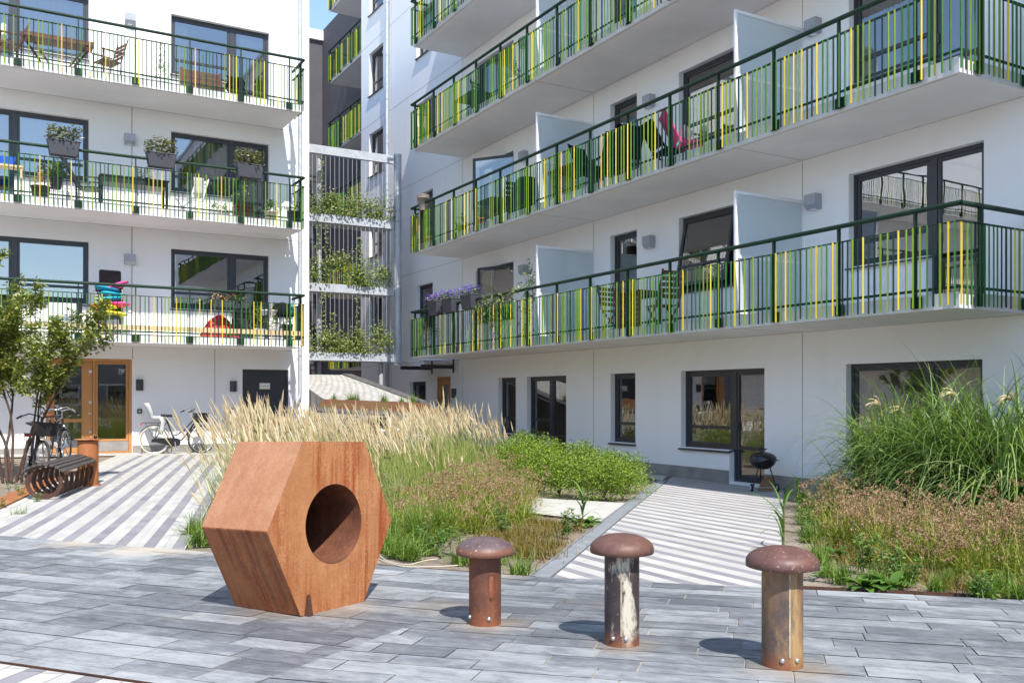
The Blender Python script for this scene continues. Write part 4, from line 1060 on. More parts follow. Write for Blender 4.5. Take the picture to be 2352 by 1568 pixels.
for bi, ((px, py), top, rp_, rc_, lab, ms, mc) in enumerate(bspec):
    b0 = G(px, py); d = b0.x * FW.x + b0.y * FW.y
    pr_, rc = rp_ * d / FPX, rc_ * d / FPX
    c = Vector((b0.x, b0.y)) + FW * pr_ * 0.95; d2 = c.dot(FW)
    zc = CAMZ + (HY - top) * (d2 + 0.04) / FPX; H_ = zc - hg(c.x, c.y)
    t = thing("mushroom_bollard", lab, "bollard", gl(c.x, c.y), -YAW + (0.2, -0.1, 0.25)[bi], "rusty mushroom bollards on the slate")
    k = H_ / 0.60
    mb = MB(); mb.lathe([(pr_, -0.05), (pr_, H_ - 0.09)], 48); mb.build("shaft", ms, t)
    hc = 0.108
    pts = [(pr_ * 0.9, H_ - hc + .012), (rc - 0.012, H_ - hc + .012), (rc - 0.006, H_ - hc), (rc, H_ - hc + 0.002), (rc + .001, H_ - hc + 0.026)]
    for q in range(1, 13):
        a = pi / 2 * q / 12; pts.append((rc * cos(a) ** 0.95 if q < 12 else 0.0005, H_ - hc + 0.026 + (hc - 0.026) * sin(a)))
    mb = MB(); mb.lathe(pts, 56); mb.build("cap", mc, t)
    for a in ((-2.1, -1.35) if bi else (-2.9, -1.5)):
        mb = MB(); o = (pr_ * cos(a), pr_ * sin(a), 0.055)
        mb.lathe([(0.013, 0), (0.013, 0.006), (0.009, 0.011), (0.0003, 0.013)], 10, o, Matrix.Rotation(pi / 2, 3, 'Y').to_4x4() and (Matrix.Rotation(a, 3, 'Z') @ Matrix.Rotation(pi / 2, 3, 'Y')))
        mb.build("bolt", M['steel'], t)
    if bi:
        a = -1.62 if bi == 1 else -1.75
        mb = MB()
        for q in range(6):
            z0 = 0.07 + q * (H_ - 0.2) / 6; z1 = 0.07 + (q + 1) * (H_ - 0.2) / 6
            mb.beam(((pr_ + .001) * cos(a), (pr_ + .001) * sin(a), z0), ((pr_ + .001) * cos(a), (pr_ + .001) * sin(a), z1), 0.010, 0.005, (cos(a), sin(a), 0))
        mb.build("weld_seam", plain("chalky_seam", (0.34, 0.29, 0.21), 0.8, var=0.4, scale=30), t)
    else:
        mb = MB(); a = -1.35
        rows = []
        for q in range(13):
            z = 0.17 + 0.15 * q / 12; w = 0.016 * sqrt(max(0.0, 1 - abs(q / 6 - 1) ** 6)) + 0.0005
            rows.append([((pr_ + dz) * cos(a + s * w / pr_), (pr_ + dz) * sin(a + s * w / pr_), z) for s, dz in ((-1, 0.0), (-0.8, 0.008), (0.8, 0.008), (1, 0.0))])
        mb.smooth = True; mb.grid(rows); mb.build("raised_plate", corten("red_plate", (0.22, 0.07, 0.035), (0.30, 0.10, 0.05), (0.2, .06, .03)), t)
# ---------- slatted bench on steel hoops
p0, p1 = Vector(g2(100, 1147)), Vector(g2(178, 1116)); ax = (p1 - p0).normalized(); BLn = 1.72
bench = thing("bench", "low bench of curved dark wooden slats on rusty C shaped steel hoops", "bench", gl(p0.x, p0.y), atan2(ax.y, ax.x))
R0, RW = 0.245, 0.055
for i in range(7):
    x = 0.02 + i * (BLn - 0.1) / 6; mb = MB(); rows_o = []
    a0, a1 = radians(158), radians(408)
    k = 40; A = []
    for j in range(k + 1):
        a = a0 + (a1 - a0) * j / k; A.append((cos(a), sin(a)))
    dz = hg(p0.x + ax.x * x, p0.y + ax.y * x) - hg(p0.x, p0.y)
    F = [[(x + e, R * c * 1.02, R0 + R * s + dz) for R in (R0, R0 - RW)] for c, s in A for e in (0,)]
    Bk = [[(q[0] + 0.016, q[1], q[2]) for q in r] for r in F]
    mb.grid([[r[0] for r in F], [r[1] for r in F]]); mb.grid([[r[0] for r in Bk], [r[1] for r in Bk]])
    mb.grid([[r[0] for r in F], [r[0] for r in Bk]]); mb.grid([[r[1] for r in F], [r[1] for r in Bk]])
    for r in (0, -1): mb.face([F[r][0], F[r][1], Bk[r][1], Bk[r][0]])
    mb.build("hoop", M['corten_b'], bench)
RS = 0.42
for j in range(8):
    a = radians(90) + (j - 3.5) * 0.185; c = Vector((0, RS * cos(a), 0.50 - RS + RS * sin(a))); tn = Vector((0, -sin(a), cos(a))); nm = Vector((0, cos(a), sin(a)))
    mb = MB(); q = [c + tn * s * 0.031 + nm * e for s, e in ((-1, -.014), (1, -.014), (1, .014), (-1, .014))]
    mb.hexa([(-0.05, v.y, v.z) for v in q] + [(BLn + 0.02, v.y, v.z + 0.03) for v in q]); bevel(mb.build("slat", M['greywood'], bench), 0.004)
# ---------- rusty cylinder beside the bench
b0 = Vector(g2(192, 1116)); c = b0 + FW * 0.15
pil = thing("steel_cylinder", "rusty steel cylinder with a flat lid beside the slatted bench", "litter bin", gl(c.x, c.y))
mb = MB(); mb.lathe([(0.158, 0.0), (0.158, 0.72)], 40); mb.lathe([(0.0005, 0.0), (0.2, 0.0), (0.2, 0.012), (0.159, 0.012)], 40); mb.build("body", corten("smooth_weathering_steel", (0.38, 0.135, 0.05), (0.45, 0.175, 0.065), (0.3, .08, .02), 0.4), pil)
mb = MB(); mb.lathe([(0.0005, 0.735), (0.205, 0.735), (0.205, 0.752), (0.0005, 0.752)], 40); mb.build("lid", M['corten'], pil)
mb = MB(); mb.lathe([(0.0005, 0), (0.02, 0.008), (0.03, 0.03), (0.02, 0.052), (0.0005, 0.06)], 14, (RT.x * .12, RT.y * .12, 0.75)); mb.build("knob", M['blackgloss'], pil)
# ---------- kettle grill
gp = Vector((11.95 - 0.62, 0)); q = G(1752, 1120); gp = Vector((q.x, q.y)); gp = Vector((min(q.x, 11.45), q.y * min(q.x, 11.45) / q.x))
gril = thing("kettle_grill", "black kettle grill with white hubbed wheels by the blind covered terrace door", "grill", gl(gp.x, gp.y), -YAW)
mb = MB(); mb.lathe([(0.0005, .37), (.08, .375), (.15, .41), (.20, .46), (.225, .51), (.228, .53)], 40); mb.build("bowl", M['blackgloss'], gril)
mb = MB(); mb.lathe([(.235, .528), (.235, .54), (.222, .585), (.18, .63), (.10, .66), (0.0005, .668)], 40); mb.build("lid", M['blackgloss'], gril)
mb = MB(); mb.tube([(-.04, 0, .66), (-.04, 0, .71)], .006, 6); mb.tube([(.04, 0, .66), (.04, 0, .71)], .006, 6); mb.beam((-.07, 0, .715), (.07, 0, .715), .02, .02); mb.build("handle", M['black'], gril)
mb = MB(); mb.tube([(.225, 0, .52), (.275, 0, .52), (.275, .05, .52)], .008, 6); mb.build("side_handle", M['black'], gril)
for a, b in (((-.10, -.08, .40), (-.20, -.12, .06)), ((.10, -.08, .40), (.20, -.12, .06)), ((0, .13, .40), (0.03, .26, 0.0))):
    mb = MB(); mb.tube([a, b], .011, 8); mb.build("leg", M['black'], gril)
for sx_ in (-.22, .22):
    mb = MB(); mb.torus((sx_, -.12, .07), (1, 0.0, 0), .048, .022, 24, 8, sx=0.9); wl = mb.build("wheel", M['rubber'], gril)
    mb = MB(); mb.tube([(sx_ - .022, -.12, .07), (sx_ + .022, -.12, .07)], .034, 16); mb.build("hub", M['white'], wl)
mb = MB(); mb.tube([(-.22, -.12, .07), (.22, -.12, .07)], .006, 8); mb.build("axle", M['steel'], gril)
bd = thing("board", "brown fibre board leaning under the kettle grill", "board", gl(gp.x, gp.y)); bd.rotation_euler = (0, 0, -YAW)
mb = MB(); mb.hexa([(-.10, -.06, .015), (.14, -.10, .015), (.24, .16, .22), (.06, .2, .22), (-.10, -.055, .027), (.14, -.095, .027), (.24, .165, .232), (.06, .205, .232)]); mb.build("panel", plain("fibre_board", (0.22, 0.12, 0.055), 0.8), bd)
def shoe(px, py, rz, mat, lab):
    q = G(px, py); t = thing("flip_flop", lab, "sandal", gl(q.x, q.y, 0.004), rz, "sandals in front of the terrace door")
    mb = MB(); pts = [(.13 * cos(a) * (1 if cos(a) > 0 else 1), (.045 + .008 * cos(a)) * sin(a)) for a in [2 * pi * k / 20 for k in range(20)]]
    mb.prism([(x, y, 0) for x, y in pts], (0, 0, .018)); mb.build("sole", M['taupe'], t)
    for s in (-1, 1):
        mb = MB(); mb.tube([(.07, 0, .018), (.03, s * .025, .04), (-.02, s * .042, .012)], .007, 6); mb.build("strap", mat, t)
for px, py, rz, m, lab in ((1668, 1105, 0.4, 'pink', "sandal with pink straps by the terrace door, leftmost of the pile"), (1676, 1107, 0.1, 'red', "sandal with red straps by the terrace door, second from the left"), (1690, 1108, 1.2, 'cream', "pale strapped sandal in the middle of the pile by the terrace door"),
                           (1698, 1110, 0.9, 'cream', "pale strapped sandal fourth in the pile by the terrace door"), (1708, 1110, 0.5, 'pink', "sandal with pink straps nearest the kettle grill wheel")):
    shoe(px, py, rz, M[m], lab)
# ---------- bicycles
def wheel(name, parent, c, R, tyre, rimm='chrome', spokes=28, ax=(0, 1, 0)):
    mb = MB(); mb.torus(c, ax, R - 0.018, 0.019, 40, 8); o = mb.build(name, M[tyre], parent)
    mb = MB(); mb.torus(c, ax, R - 0.045, 0.012, 40, 6, sx=1.2); mb.build("rim", M[rimm], o)
    mb = MB(); c = Vector(c); a = Vector(ax)
    x = a.cross(Vector((0, 0, 1))).normalized(); z = x.cross(a)
    for k in range(spokes):
        t = 2 * pi * k / spokes; d = x * cos(t) + z * sin(t); e = x * cos(t + (0.5 if k % 2 else -.5)) + z * sin(t + (0.5 if k % 2 else -.5))
        mb.tube([c + e * 0.022 + a * (0.025 if k % 4 < 2 else -.025), c + d * (R - 0.05)], 0.0016, 3, cap=False)
    mb.tube([c - a * 0.045, c + a * 0.045], 0.02, 10); mb.build("spokes", M['chrome'], o)
    return o
def bicycle(lab, loc, rz, lean=0.0, steer=0.0, frame='blackgloss', tyres=('rubber', 'rubber'), step=True, saddle='black', basket=False, child=False, fenders='black', bar='chrome', rack=True, crate=False, chain=True, fendm=None):
    t = thing("bicycle", lab, "bicycle", loc, rz, "bicycles parked in the courtyard"); t.rotation_euler = (lean, 0, rz)
    R = 0.345; rw, fw = Vector((-0.54, 0, R)), Vector((0.54, 0, R)); bb = Vector((-0.08, 0, 0.29)); st = Vector((-0.27, 0, 0.78)); hd = Vector((0.33, 0, 0.90)); hl = Vector((0.37, 0, 0.72))
    wheel("wheel", t, rw, R, tyres[0])
    fr = MB(); r = 0.017
    fr.tube([bb, st + Vector((-.0, 0, 0.05))], r, 8); fr.tube([hl - Vector((.02, 0, -.06)), hd], 0.021, 8)
    if step:
        fr.tube([hl + Vector((-.01, 0, .02)), (0.22, 0, .52), (0.08, 0, .34), bb], r, 8); fr.tube([hl + Vector((-.03, 0, .1)), (0.14, 0, .58), (-.06, 0, .45), (-.15, 0, .45)], 0.014, 8)
    else:
        fr.tube([hl, bb], 0.02, 8); fr.tube([hd - Vector((-.01, 0, .08)), st], r, 8)
    for s in (-1, 1):
        fr.tube([bb + Vector((0, s * .03, 0)), rw + Vector((0, s * .055, 0))], 0.01, 6); fr.tube([st + Vector((0, s * .02, -.02)), rw + Vector((0, s * .055, 0))], 0.008, 6)
    fr.build("frame", M[frame], t)
    # front end turns about the head tube
    piv = hl; ra = Matrix.Translation(piv) @ Matrix.Rotation(steer, 4, Vector((-0.2, 0, 1)).normalized()) @ Matrix.Translation(-piv)
    fo = MB()
    for s in (-1, 1): fo.tube([ra @ Vector((0.385, s * .045, .68)), ra @ Vector((0.44, s * .055, .5)), ra @ (fw + Vector((0, s * .055, 0)))], 0.011, 6)
    fo.tube([ra @ Vector((.385, -.05, .68)), ra @ Vector((.385, .05, .68))], 0.014, 6); fo.build("fork", M[frame], t)
    wheel("wheel", t, ra @ fw, R, tyres[1], ax=tuple((ra.to_3x3() @ Vector((0, 1, 0))).normalized()))
    hb = MB(); pts = [(.16, .30, 1.02), (.20, .28, 1.045), (.32, .20, 1.10), (.37, .06, 1.08), (.35, 0, 1.06), (.37, -.06, 1.08), (.32, -.20, 1.10), (.20, -.28, 1.045), (.16, -.30, 1.02)]
    hb.tube([ra @ Vector(p) for p in pts], 0.011, 8); hb.tube([ra @ hd, ra @ Vector((.335, 0, 1.06))], 0.013, 8)
    ho = hb.build("handlebar", M[bar], t)
    for s in (-1, 1):
        g = MB(); g.tube([ra @ Vector((.13, s * .31, 1.005)), ra @ Vector((.22, s * .275, 1.055))], 0.017, 8); g.build("grip", M['black'], ho)
        g = MB(); g.tube([ra @ Vector((.30, s * .21, 1.085)), ra @ Vector((.29, s * .23, 1.05)), ra @ Vector((.19, s * .30, 1.01))], 0.006, 6); g.build("brake_lever", M['chrome'], ho)
    sd = MB(); sd.smooth = True; rows = []
    for k in range(9):
        u = k / 8; w = 0.095 * (1 - u) ** 0.7 + 0.022; zz = .93 + 0.02 * (1 - u) ** 2 + 0.008 * u
        rows.append([(-.40 + .27 * u, w * cos(a), zz + (0.02 * sin(a) if sin(a) > 0 else 0.045 * sin(a))) for a in [2 * pi * q / 12 for q in range(12)]])
    sd.grid(rows, True); sd.face(rows[0]); sd.face(rows[-1]); so_ = sd.build("saddle", M[saddle], t)
    sp_ = MB(); sp_.tube([st, st + Vector((-.035, 0, .13))], 0.0125, 8); sp_.build("seat_post", M['chrome'], t)
    if chain:
        cg = MB(); o = [(-.62, .30), (-.60, .37), (-.52, .39), (-.10, .40), (0.02, .37), (.05, .29), (.02, .21), (-.08, .185), (-.2, .21), (-.52, .30)]
        cg.prism([(x, -.05, z) for x, z in o], (0, -.03, 0)); bevel(cg.build("chain_guard", M['blackgloss'], t), .01)
    cr_ = MB(); cr_.tube([bb + Vector((0, -.09, 0)), bb + Vector((0, .09, 0))], .012, 8); cr_.beam(bb + Vector((0, -.09, 0)), bb + Vector((.02, -.09, -.17)), .018, .012); cr_.beam(bb + Vector((0, .09, 0)), bb + Vector((-.02, .09, .17)), .018, .012)
    cr_.beam(bb + Vector((-.02, -.15, -.17)), bb + Vector((.06, -.15, -.17)), .06, .02) ; cr_.tube([bb + Vector((.02, -.09, -.17)), bb + Vector((.02, -.18, -.17))], .008, 6); cr_.tube([bb + Vector((-.02, .09, .17)), bb + Vector((-.02, .18, .17))], .012, 6); cr_.build("crank", M['chrome'], t)
    if fenders:
        for cc, a0, a1, mm in ((rw, radians(8), radians(165), Matrix.Identity(4)), (fw, radians(40), radians(170), ra)):
            f = MB(); f.smooth = True; rows = []
            for k in range(19):
                a = a0 + (a1 - a0) * k / 18; d = Vector((cos(a), 0, sin(a)))
                rows.append([mm @ (cc + d * (R + .012 + (0.012 if abs(e) < .5 else 0)) + Vector((0, e * .028, 0))) for e in (-1, -.4, .4, 1)])
            f.grid(rows); f.build("mudguard", M[fenders], t)
    if rack:
        rk = MB()
        for s in (-1, 1): rk.tube([(-.30, s * .055, .76), (-.82, s * .06, .76)], .006, 6); rk.tube([(-.74, s * .06, .76), (-.54, s * .07, R)], .005, 6); rk.tube([(-.45, s * .06, .76), (-.54, s * .07, R)], .005, 6)
        for x in (-.82, -.65, -.48, -.34): rk.tube([(x, -.06, .76), (x, .06, .76)], .005, 6)
        rk.build("rack", M['black'], t)
        l = MB(); l.box((-.85, -.04, .70), (-.82, .04, .75)); l.build("rear_light", M['red'], t)
    hlm = MB(); hlm.lathe([(.0005, -.03), (.03, -.02), (.036, .02), (.0005, .022)], 14, tuple(ra @ Vector((.45, 0, .74))), Matrix.Rotation(pi / 2, 3, 'Y')); hlm.build("headlight", M['chrome'], t)
    ks = MB(); ks.tube([(-.12, .06, .27), (-.16, .17, .0)], .009, 6); ks.build("kickstand", M['black'], t)
    if basket or crate:
        b = MB(); mm = ra
        bx = (0.40, 0.66, -.17, .17, .76, .98)
        if crate: bx = (-.82, -.40, -.16, .16, .775, .98); mm = Matrix.Identity(4)
        x0, x1, y0, y1, z0, z1 = bx; k = .025
        def wallp(a, bq, c, d): b.face([mm @ Vector(p) for p in (a, bq, c, d)])
        wallp((x0 + k, y0 + k, z0), (x1 - k, y0 + k, z0), (x1, y0, z1), (x0, y0, z1)); wallp((x0 + k, y1 - k, z0), (x1 - k, y1 - k, z0), (x1, y1, z1), (x0, y1, z1))
        wallp((x0 + k, y0 + k, z0), (x0 + k, y1 - k, z0), (x0, y1, z1), (x0, y0, z1)); wallp((x1 - k, y0 + k, z0), (x1 - k, y1 - k, z0), (x1, y1, z1), (x1, y0, z1))
        wallp((x0 + k, y0 + k, z0), (x1 - k, y0 + k, z0), (x1 - k, y1 - k, z0), (x0 + k, y1 - k, z0))
        q = [mm @ Vector(p) for p in ((x0, y0, z1), (x1, y0, z1), (x1, y1, z1), (x0, y1, z1), (x0, y0, z1))]; b.tube(q, .008, 6)
        b.build("basket", M['black'], t)
    if child:
        cs = MB(); cs.smooth = True; rows = []
        prof = [(-.33, .80), (-.36, .83), (-.52, .82), (-.60, .84), (-.66, .98), (-.72, 1.14), (-.76, 1.24)]
        for k, (x, z) in enumerate(prof):
            w = (.12, .14, .15, .15, .15, .15, .10)[k]
            rows.append([(x + (0.10 if k > 3 else 0) * abs(e) ** 3, w * e, z + (.09 if k <= 3 else 0) * abs(e) ** 3) for e in (-1, -.8, -.4, 0, .4, .8, 1)])
        cs.grid(rows); co_ = cs.build("child_seat", M['greyplastic'], t); m_ = co_.modifiers.new("thick", 'SOLIDIFY'); m_.thickness = 0.025
        for s in (-1, 1):
            lg = MB(); lg.smooth = True
            lg.grid([[(x + e * .045, s * .16, z) for e in (-1, 1)] for x, z in ((-.40, .88), (-.36, .80), (-.38, .62), (-.40, .50))]); lo = lg.build("leg_guard", M['greyplastic'], co_); m_ = lo.modifiers.new("thick", 'SOLIDIFY'); m_.thickness = 0.03
        pdm = MB(); pdm.smooth = True; pdm.grid([[(x + .02, w * e, z) for e in (-1, 0, 1)] for x, z, w in ((-.60, .90, .09), (-.65, 1.0, .09), (-.70, 1.13, .07))]); pdm.build("seat_pad", M['black'], co_)
    return t
def bike_between(lab, prear, pfront, **k):
    a, b = Vector(g2(*prear)), Vector(g2(*pfront)); c = (a + b) / 2; d = b - a
    return bicycle(lab, gl(c.x, c.y), atan2(d.y, d.x), **k)
bicycle("black step through bicycle with grey child seat and front basket by the white wall", (4.02, 23.12, hg(4.02, 23.1)), radians(-7), lean=radians(3), steer=0.25, tyres=('creamtyre', 'rubber'), basket=True, child=True)
fA = Vector(g2(152, 1062)); dA_ = (RT * 0.55 - FW * 0.84).normalized()
c = fA - dA_ * 0.54; bicycle("black roadster bicycle with swept chrome handlebar behind the rusty cylinder", gl(c.x, c.y), atan2(dA_.y, dA_.x), lean=radians(3), steer=0.15, step=False, saddle='black', fenders='black')
c = fA - dA_ * 0.62 - RT * 0.5 + FW * 0.75; bicycle("bicycle with brown leather saddle and cream tyres behind the young tree", gl(c.x, c.y), atan2(dA_.y, dA_.x) + 0.15, lean=radians(4), steer=-0.3, step=True, saddle='brownleather', tyres=('creamtyre', 'rubber'))
fB = Vector(g2(86, 1108)); dB_ = (RT * 0.60 - FW * 0.80).normalized()
c = fB - dB_ * 0.54; bicycle("dark bicycle with black basket nearest the slatted bench", gl(c.x, c.y), atan2(dB_.y, dB_.x), lean=radians(-5), steer=0.2, step=True, basket=True, fenders=None, frame='charcoal', bar='black')
bicycle("bicycle in front of the dark steel door behind the reed grass", (6.3, 22.7, hg(6.3, 22.7)), radians(5), lean=radians(3), steer=-.3, step=False, frame='red')
bicycle("bicycle with white basket bars by the corner of the left block behind the reed grass", (7.4, 21.4, hg(7.4, 21.4)), radians(-40), lean=radians(3), steer=.3, frame='white', basket=True)
q = Vector(g2(905, 1075)); bicycle("white framed bicycle standing among the reed grass right of the rusty nut", gl(q.x, q.y), radians(-50), lean=radians(4), steer=.4, frame='white', rack=True, step=False, fenders='white')
q = Vector(g2(830, 1055)); bicycle("dark bicycle half hidden in the reed grass behind the rusty nut", gl(q.x, q.y), radians(-60), lean=radians(3), steer=-.2, frame='blackgloss', basket=True)
# ---------- ramp building with tiled sloping roof, sedum strip and trellis
rampb = thing("ramp_building", "low garage ramp building with sloping white tiled roof and sedum edge", "ramp building")
S0, S1, S2, S3 = Vector((6.75, 20.9, 1.22)), Vector((10.0, 20.3, 1.02)), Vector((9.9, 22.0, 1.36)), Vector((7.42, 22.4, 1.45))
T2, T3 = Vector((9.32, 26.2, 2.17)), Vector((7.6, 26.2, 2.17))
mb = MB()
for i, (w0, w1) in enumerate(((S3, T3),)): pass
nU, nV = 12, 18
for i in range(nV):
    for j in range(nU):
        def P_(u, v): return (S3.lerp(S2, u)).lerp(T3.lerp(T2, u), v)
        g = 0.004; o = 0.5 / nU if i % 2 else 0
        u0, u1 = max(0, j / nU + o - (0.5 / nU if False else 0)), min(1, (j + 1) / nU + o)
        if u1 <= u0: continue
        mb.rnd = rng.random(); mb.face([P_(u0 + g, i / nV + g * .5), P_(u1 - g, i / nV + g * .5), P_(u1 - g, (i + 1) / nV - g * .5), P_(u0 + g, (i + 1) / nV - g * .5)], 0)
        if i % 2 and j == 0: mb.face([P_(0, i / nV + g * .5), P_(o - g, i / nV + g * .5), P_(o - g, (i + 1) / nV - g * .5), P_(0, (i + 1) / nV - g * .5)], 0)
dn = Vector((0, 0, -0.012)); mb.face([S3 + dn, S2 + dn, T2 + dn, T3 + dn], 1)
mb.build("tiled_roof", [M['plight'], M['sand']], rampb)
mb = MB(); mb.smooth = True; rows = []
for i in range(25):
    rows.append([])
    for j in range(41):
        p = S0.lerp(S1, j / 40).lerp(S3.lerp(S2, j / 40), i / 24); p.z += 0.05 * mnoise.noise(Vector((p.x * 3, p.y * 3, 5))) + 0.03 * mnoise.noise(Vector((p.x * 11, p.y * 11, 1))) + .04 * sin(pi * i / 24); rows[-1].append(p)
mb.grid(rows)
def sedum():
    t = NT("sedum"); co = t.coord(); f = t.noise(co, 1.6, 5, 0.6); g = t.noise(co, 45, 4, 0.8)
    c = t.ramp(f, [(0.35, (0.20, 0.085, 0.045)), (0.5, (0.24, 0.125, 0.07)), (0.62, (0.15, 0.16, 0.045)), (0.75, (0.28, 0.24, 0.16))])
    c = t.mix(t.ramp(g, [(0.5, 0.0), (0.7, 0.8)]), c, (0.09, 0.05, 0.03))
    t.pbr(c, 0.95, 0, t.bump(g, 1.0, 0.05), 0.1); return t.mat
mb.build("sedum_roof", sedum(), rampb)
mb = MB()
for a, b in ((S0, S1), (S1, S2), (S2, T2), (S3, S0), (T3, S3), (T2, T3)): mb.face([(a.x, a.y, -.3), (b.x, b.y, -.3), b - Vector((0, 0, .015)), a - Vector((0, 0, .015))])
mb.build("wall", M['plinth'], rampb)
mb = MB(); e = Vector((0.10, 0, 0)); mb.beam(S2 + e * .6, T2 + e * .6, 0.30, 0.08); mb.beam(S2 + e * 2.3 - Vector((0, 0, .09)), T2 + e * 2.3 - Vector((0, 0, .09)), 0.12, 0.10); mb.beam(S1 + e * .5, S2 + e * .5, 0.16, 0.06); mb.beam(S0, S1, 0.06, 0.08); mb.build("coping", plain("coping_metal", (0.13, 0.12, 0.12), 0.5, var=0.3), rampb)
# trellis of galvanised beams and cables
TY = 26.5
tr = thing("trellis", "tall galvanised steel trellis with beams and vertical cables between the two blocks", "trellis")
TX0, TX1 = 7.75, 11.02
beams = [9.03, 6.99, 4.91, 2.85]
for zt in beams:
    mb = MB(); mb.box((TX0, TY - .06, zt - .25), (TX1, TY + .06, zt)); mb.box((TX0, TY + .06, zt - .25), (TX1, TY + .75, zt - .2)) if zt < 9 else None
    bevel(mb.build("beam", M['galv'], tr), .006)
mb = MB(); mb.tube([(TX1 + .14, TY, 2.5), (TX1 + .14, TY, 9.1)], .12, 16); mb.build("column", M['galv'], tr)
mb = MB(); mb.tube([(TX1 - .3, TY + .3, -0.2), (TX1 - .3, TY + .3, 2.6)], .07, 14); mb.build("column", M['galv'], tr)
mb = MB(); mb.tube([(8.82, TY + .6, -0.2), (8.82, TY + .6, 8.8)], .07, 14); mb.build("column", M['galv'], tr)
cab = None
for k in range(3):
    for j in range(23):
        x = TX0 + 0.1 + j * (TX1 - TX0 - .2) / 22; z0, z1 = beams[k + 1], beams[k] - .27
        if cab is None:
            mb = MB(); mb.tube([(0, 0, 0), (0, 0, 1)], .0055, 5); cab = mb.build("cable", M['cable'], tr); o = cab
        else: o = cab.copy(); COL.objects.link(o); o.parent = tr
        o.location = (x, TY - .02, z0); o.scale = (1, 1, z1 - z0)
# ================================================================== planting
vr = random.Random(41)
M['reedleaf'] = leafmat("reed_leaves", (0.12, 0.20, 0.035), (0.25, 0.33, 0.065), (0.50, 0.43, 0.19), 0.3)
M['straw'] = leafmat("straw_plumes", (0.50, 0.39, 0.23), (0.71, 0.59, 0.41), (0.80, 0.71, 0.55), 0.35, 0.02)
M['misc'] = leafmat("silvergrass_leaves", (0.08, 0.15, 0.03), (0.20, 0.30, 0.075), (0.36, 0.43, 0.17), 0.3, 0.03)
M['sedge'] = leafmat("sedge_leaves", (0.13, 0.18, 0.025), (0.27, 0.31, 0.04), (0.45, 0.38, 0.11), 0.3)
M['sedgehead'] = leafmat("sedge_flower_heads", (0.24, 0.145, 0.08), (0.45, 0.31, 0.19), (0.56, 0.43, 0.29), 0.2, 0.0)
M['rusttuft'] = leafmat("red_brown_tufts", (0.12, 0.13, 0.02), (0.22, 0.16, 0.035), (0.30, 0.15, 0.06), 0.3)
M['greentuft'] = leafmat("green_tufts", (0.09, 0.17, 0.02), (0.17, 0.27, 0.04), (0.26, 0.33, 0.08), 0.3)
M['weed'] = leafmat("weed_leaves", (0.06, 0.14, 0.025), (0.13, 0.24, 0.045), (0.22, 0.32, 0.09), 0.3)
M['shrub'] = leafmat("shrub_leaves", (0.075, 0.14, 0.01), (0.21, 0.31, 0.022), (0.40, 0.46, 0.05), 0.25, 0.04)
M['treeleaf'] = leafmat("tree_leaves", (0.09, 0.13, 0.013), (0.23, 0.27, 0.028), (0.46, 0.43, 0.065), 0.35, 0.09)
M['climber'] = leafmat("climber_leaves", (0.09, 0.14, 0.015), (0.19, 0.25, 0.035), (0.32, 0.33, 0.06), 0.35, 0.08)
M['bark'] = plain("tree_bark", (0.075, 0.045, 0.032), 0.85, var=0.35, scale=14, bumpy=0.3)
M['stem'] = plain("green_stem", (0.13, 0.15, 0.05), 0.7, var=0.2)
def interp(x, tb):
    for (a, u), (b, v) in zip(tb, tb[1:]):
        if x <= b: return u + (v - u) * max(0, (x - a)) / (b - a)
    return tb[-1][1]
def inpoly(p, poly):
    c = False
    for i in range(len(poly)):
        a, b = poly[i], poly[i - 1]
        if (a[1] > p[1]) != (b[1] > p[1]) and p[0] < (b[0] - a[0]) * (p[1] - a[1]) / (b[1] - a[1]) + a[0]: c = not c
    return c
def scatter(poly, step, r, jit=0.45):
    xs = [p[0] for p in poly]; ys = [p[1] for p in poly]; out = []
    y = min(ys)
    while y < max(ys):
        x = min(xs)
        while x < max(xs):
            p = (x + r.uniform(-jit, jit) * step, y + r.uniform(-jit, jit) * step)
            if inpoly(p, poly): out.append(p)
            x += step
        y += step
    return out
def plume(mb, p, d, L, rad):
    d = d.normalized(); x = d.orthogonal().normalized(); y = d.cross(x); rows = []
    for t, q in ((0, .25), (.12, .8), (.35, 1.0), (.6, .8), (.82, .45), (1, .08)):
        c = p + d * (L * t) + Vector((0, 0, -0.02 * t * t)); w = rad * q * vr.uniform(.75, 1.25)
        rows.append([c + (x * cos(a) + y * sin(a)) * w for a in (0.3, 1.87, 3.44, 5.01)])
    mb.grid(rows, True)
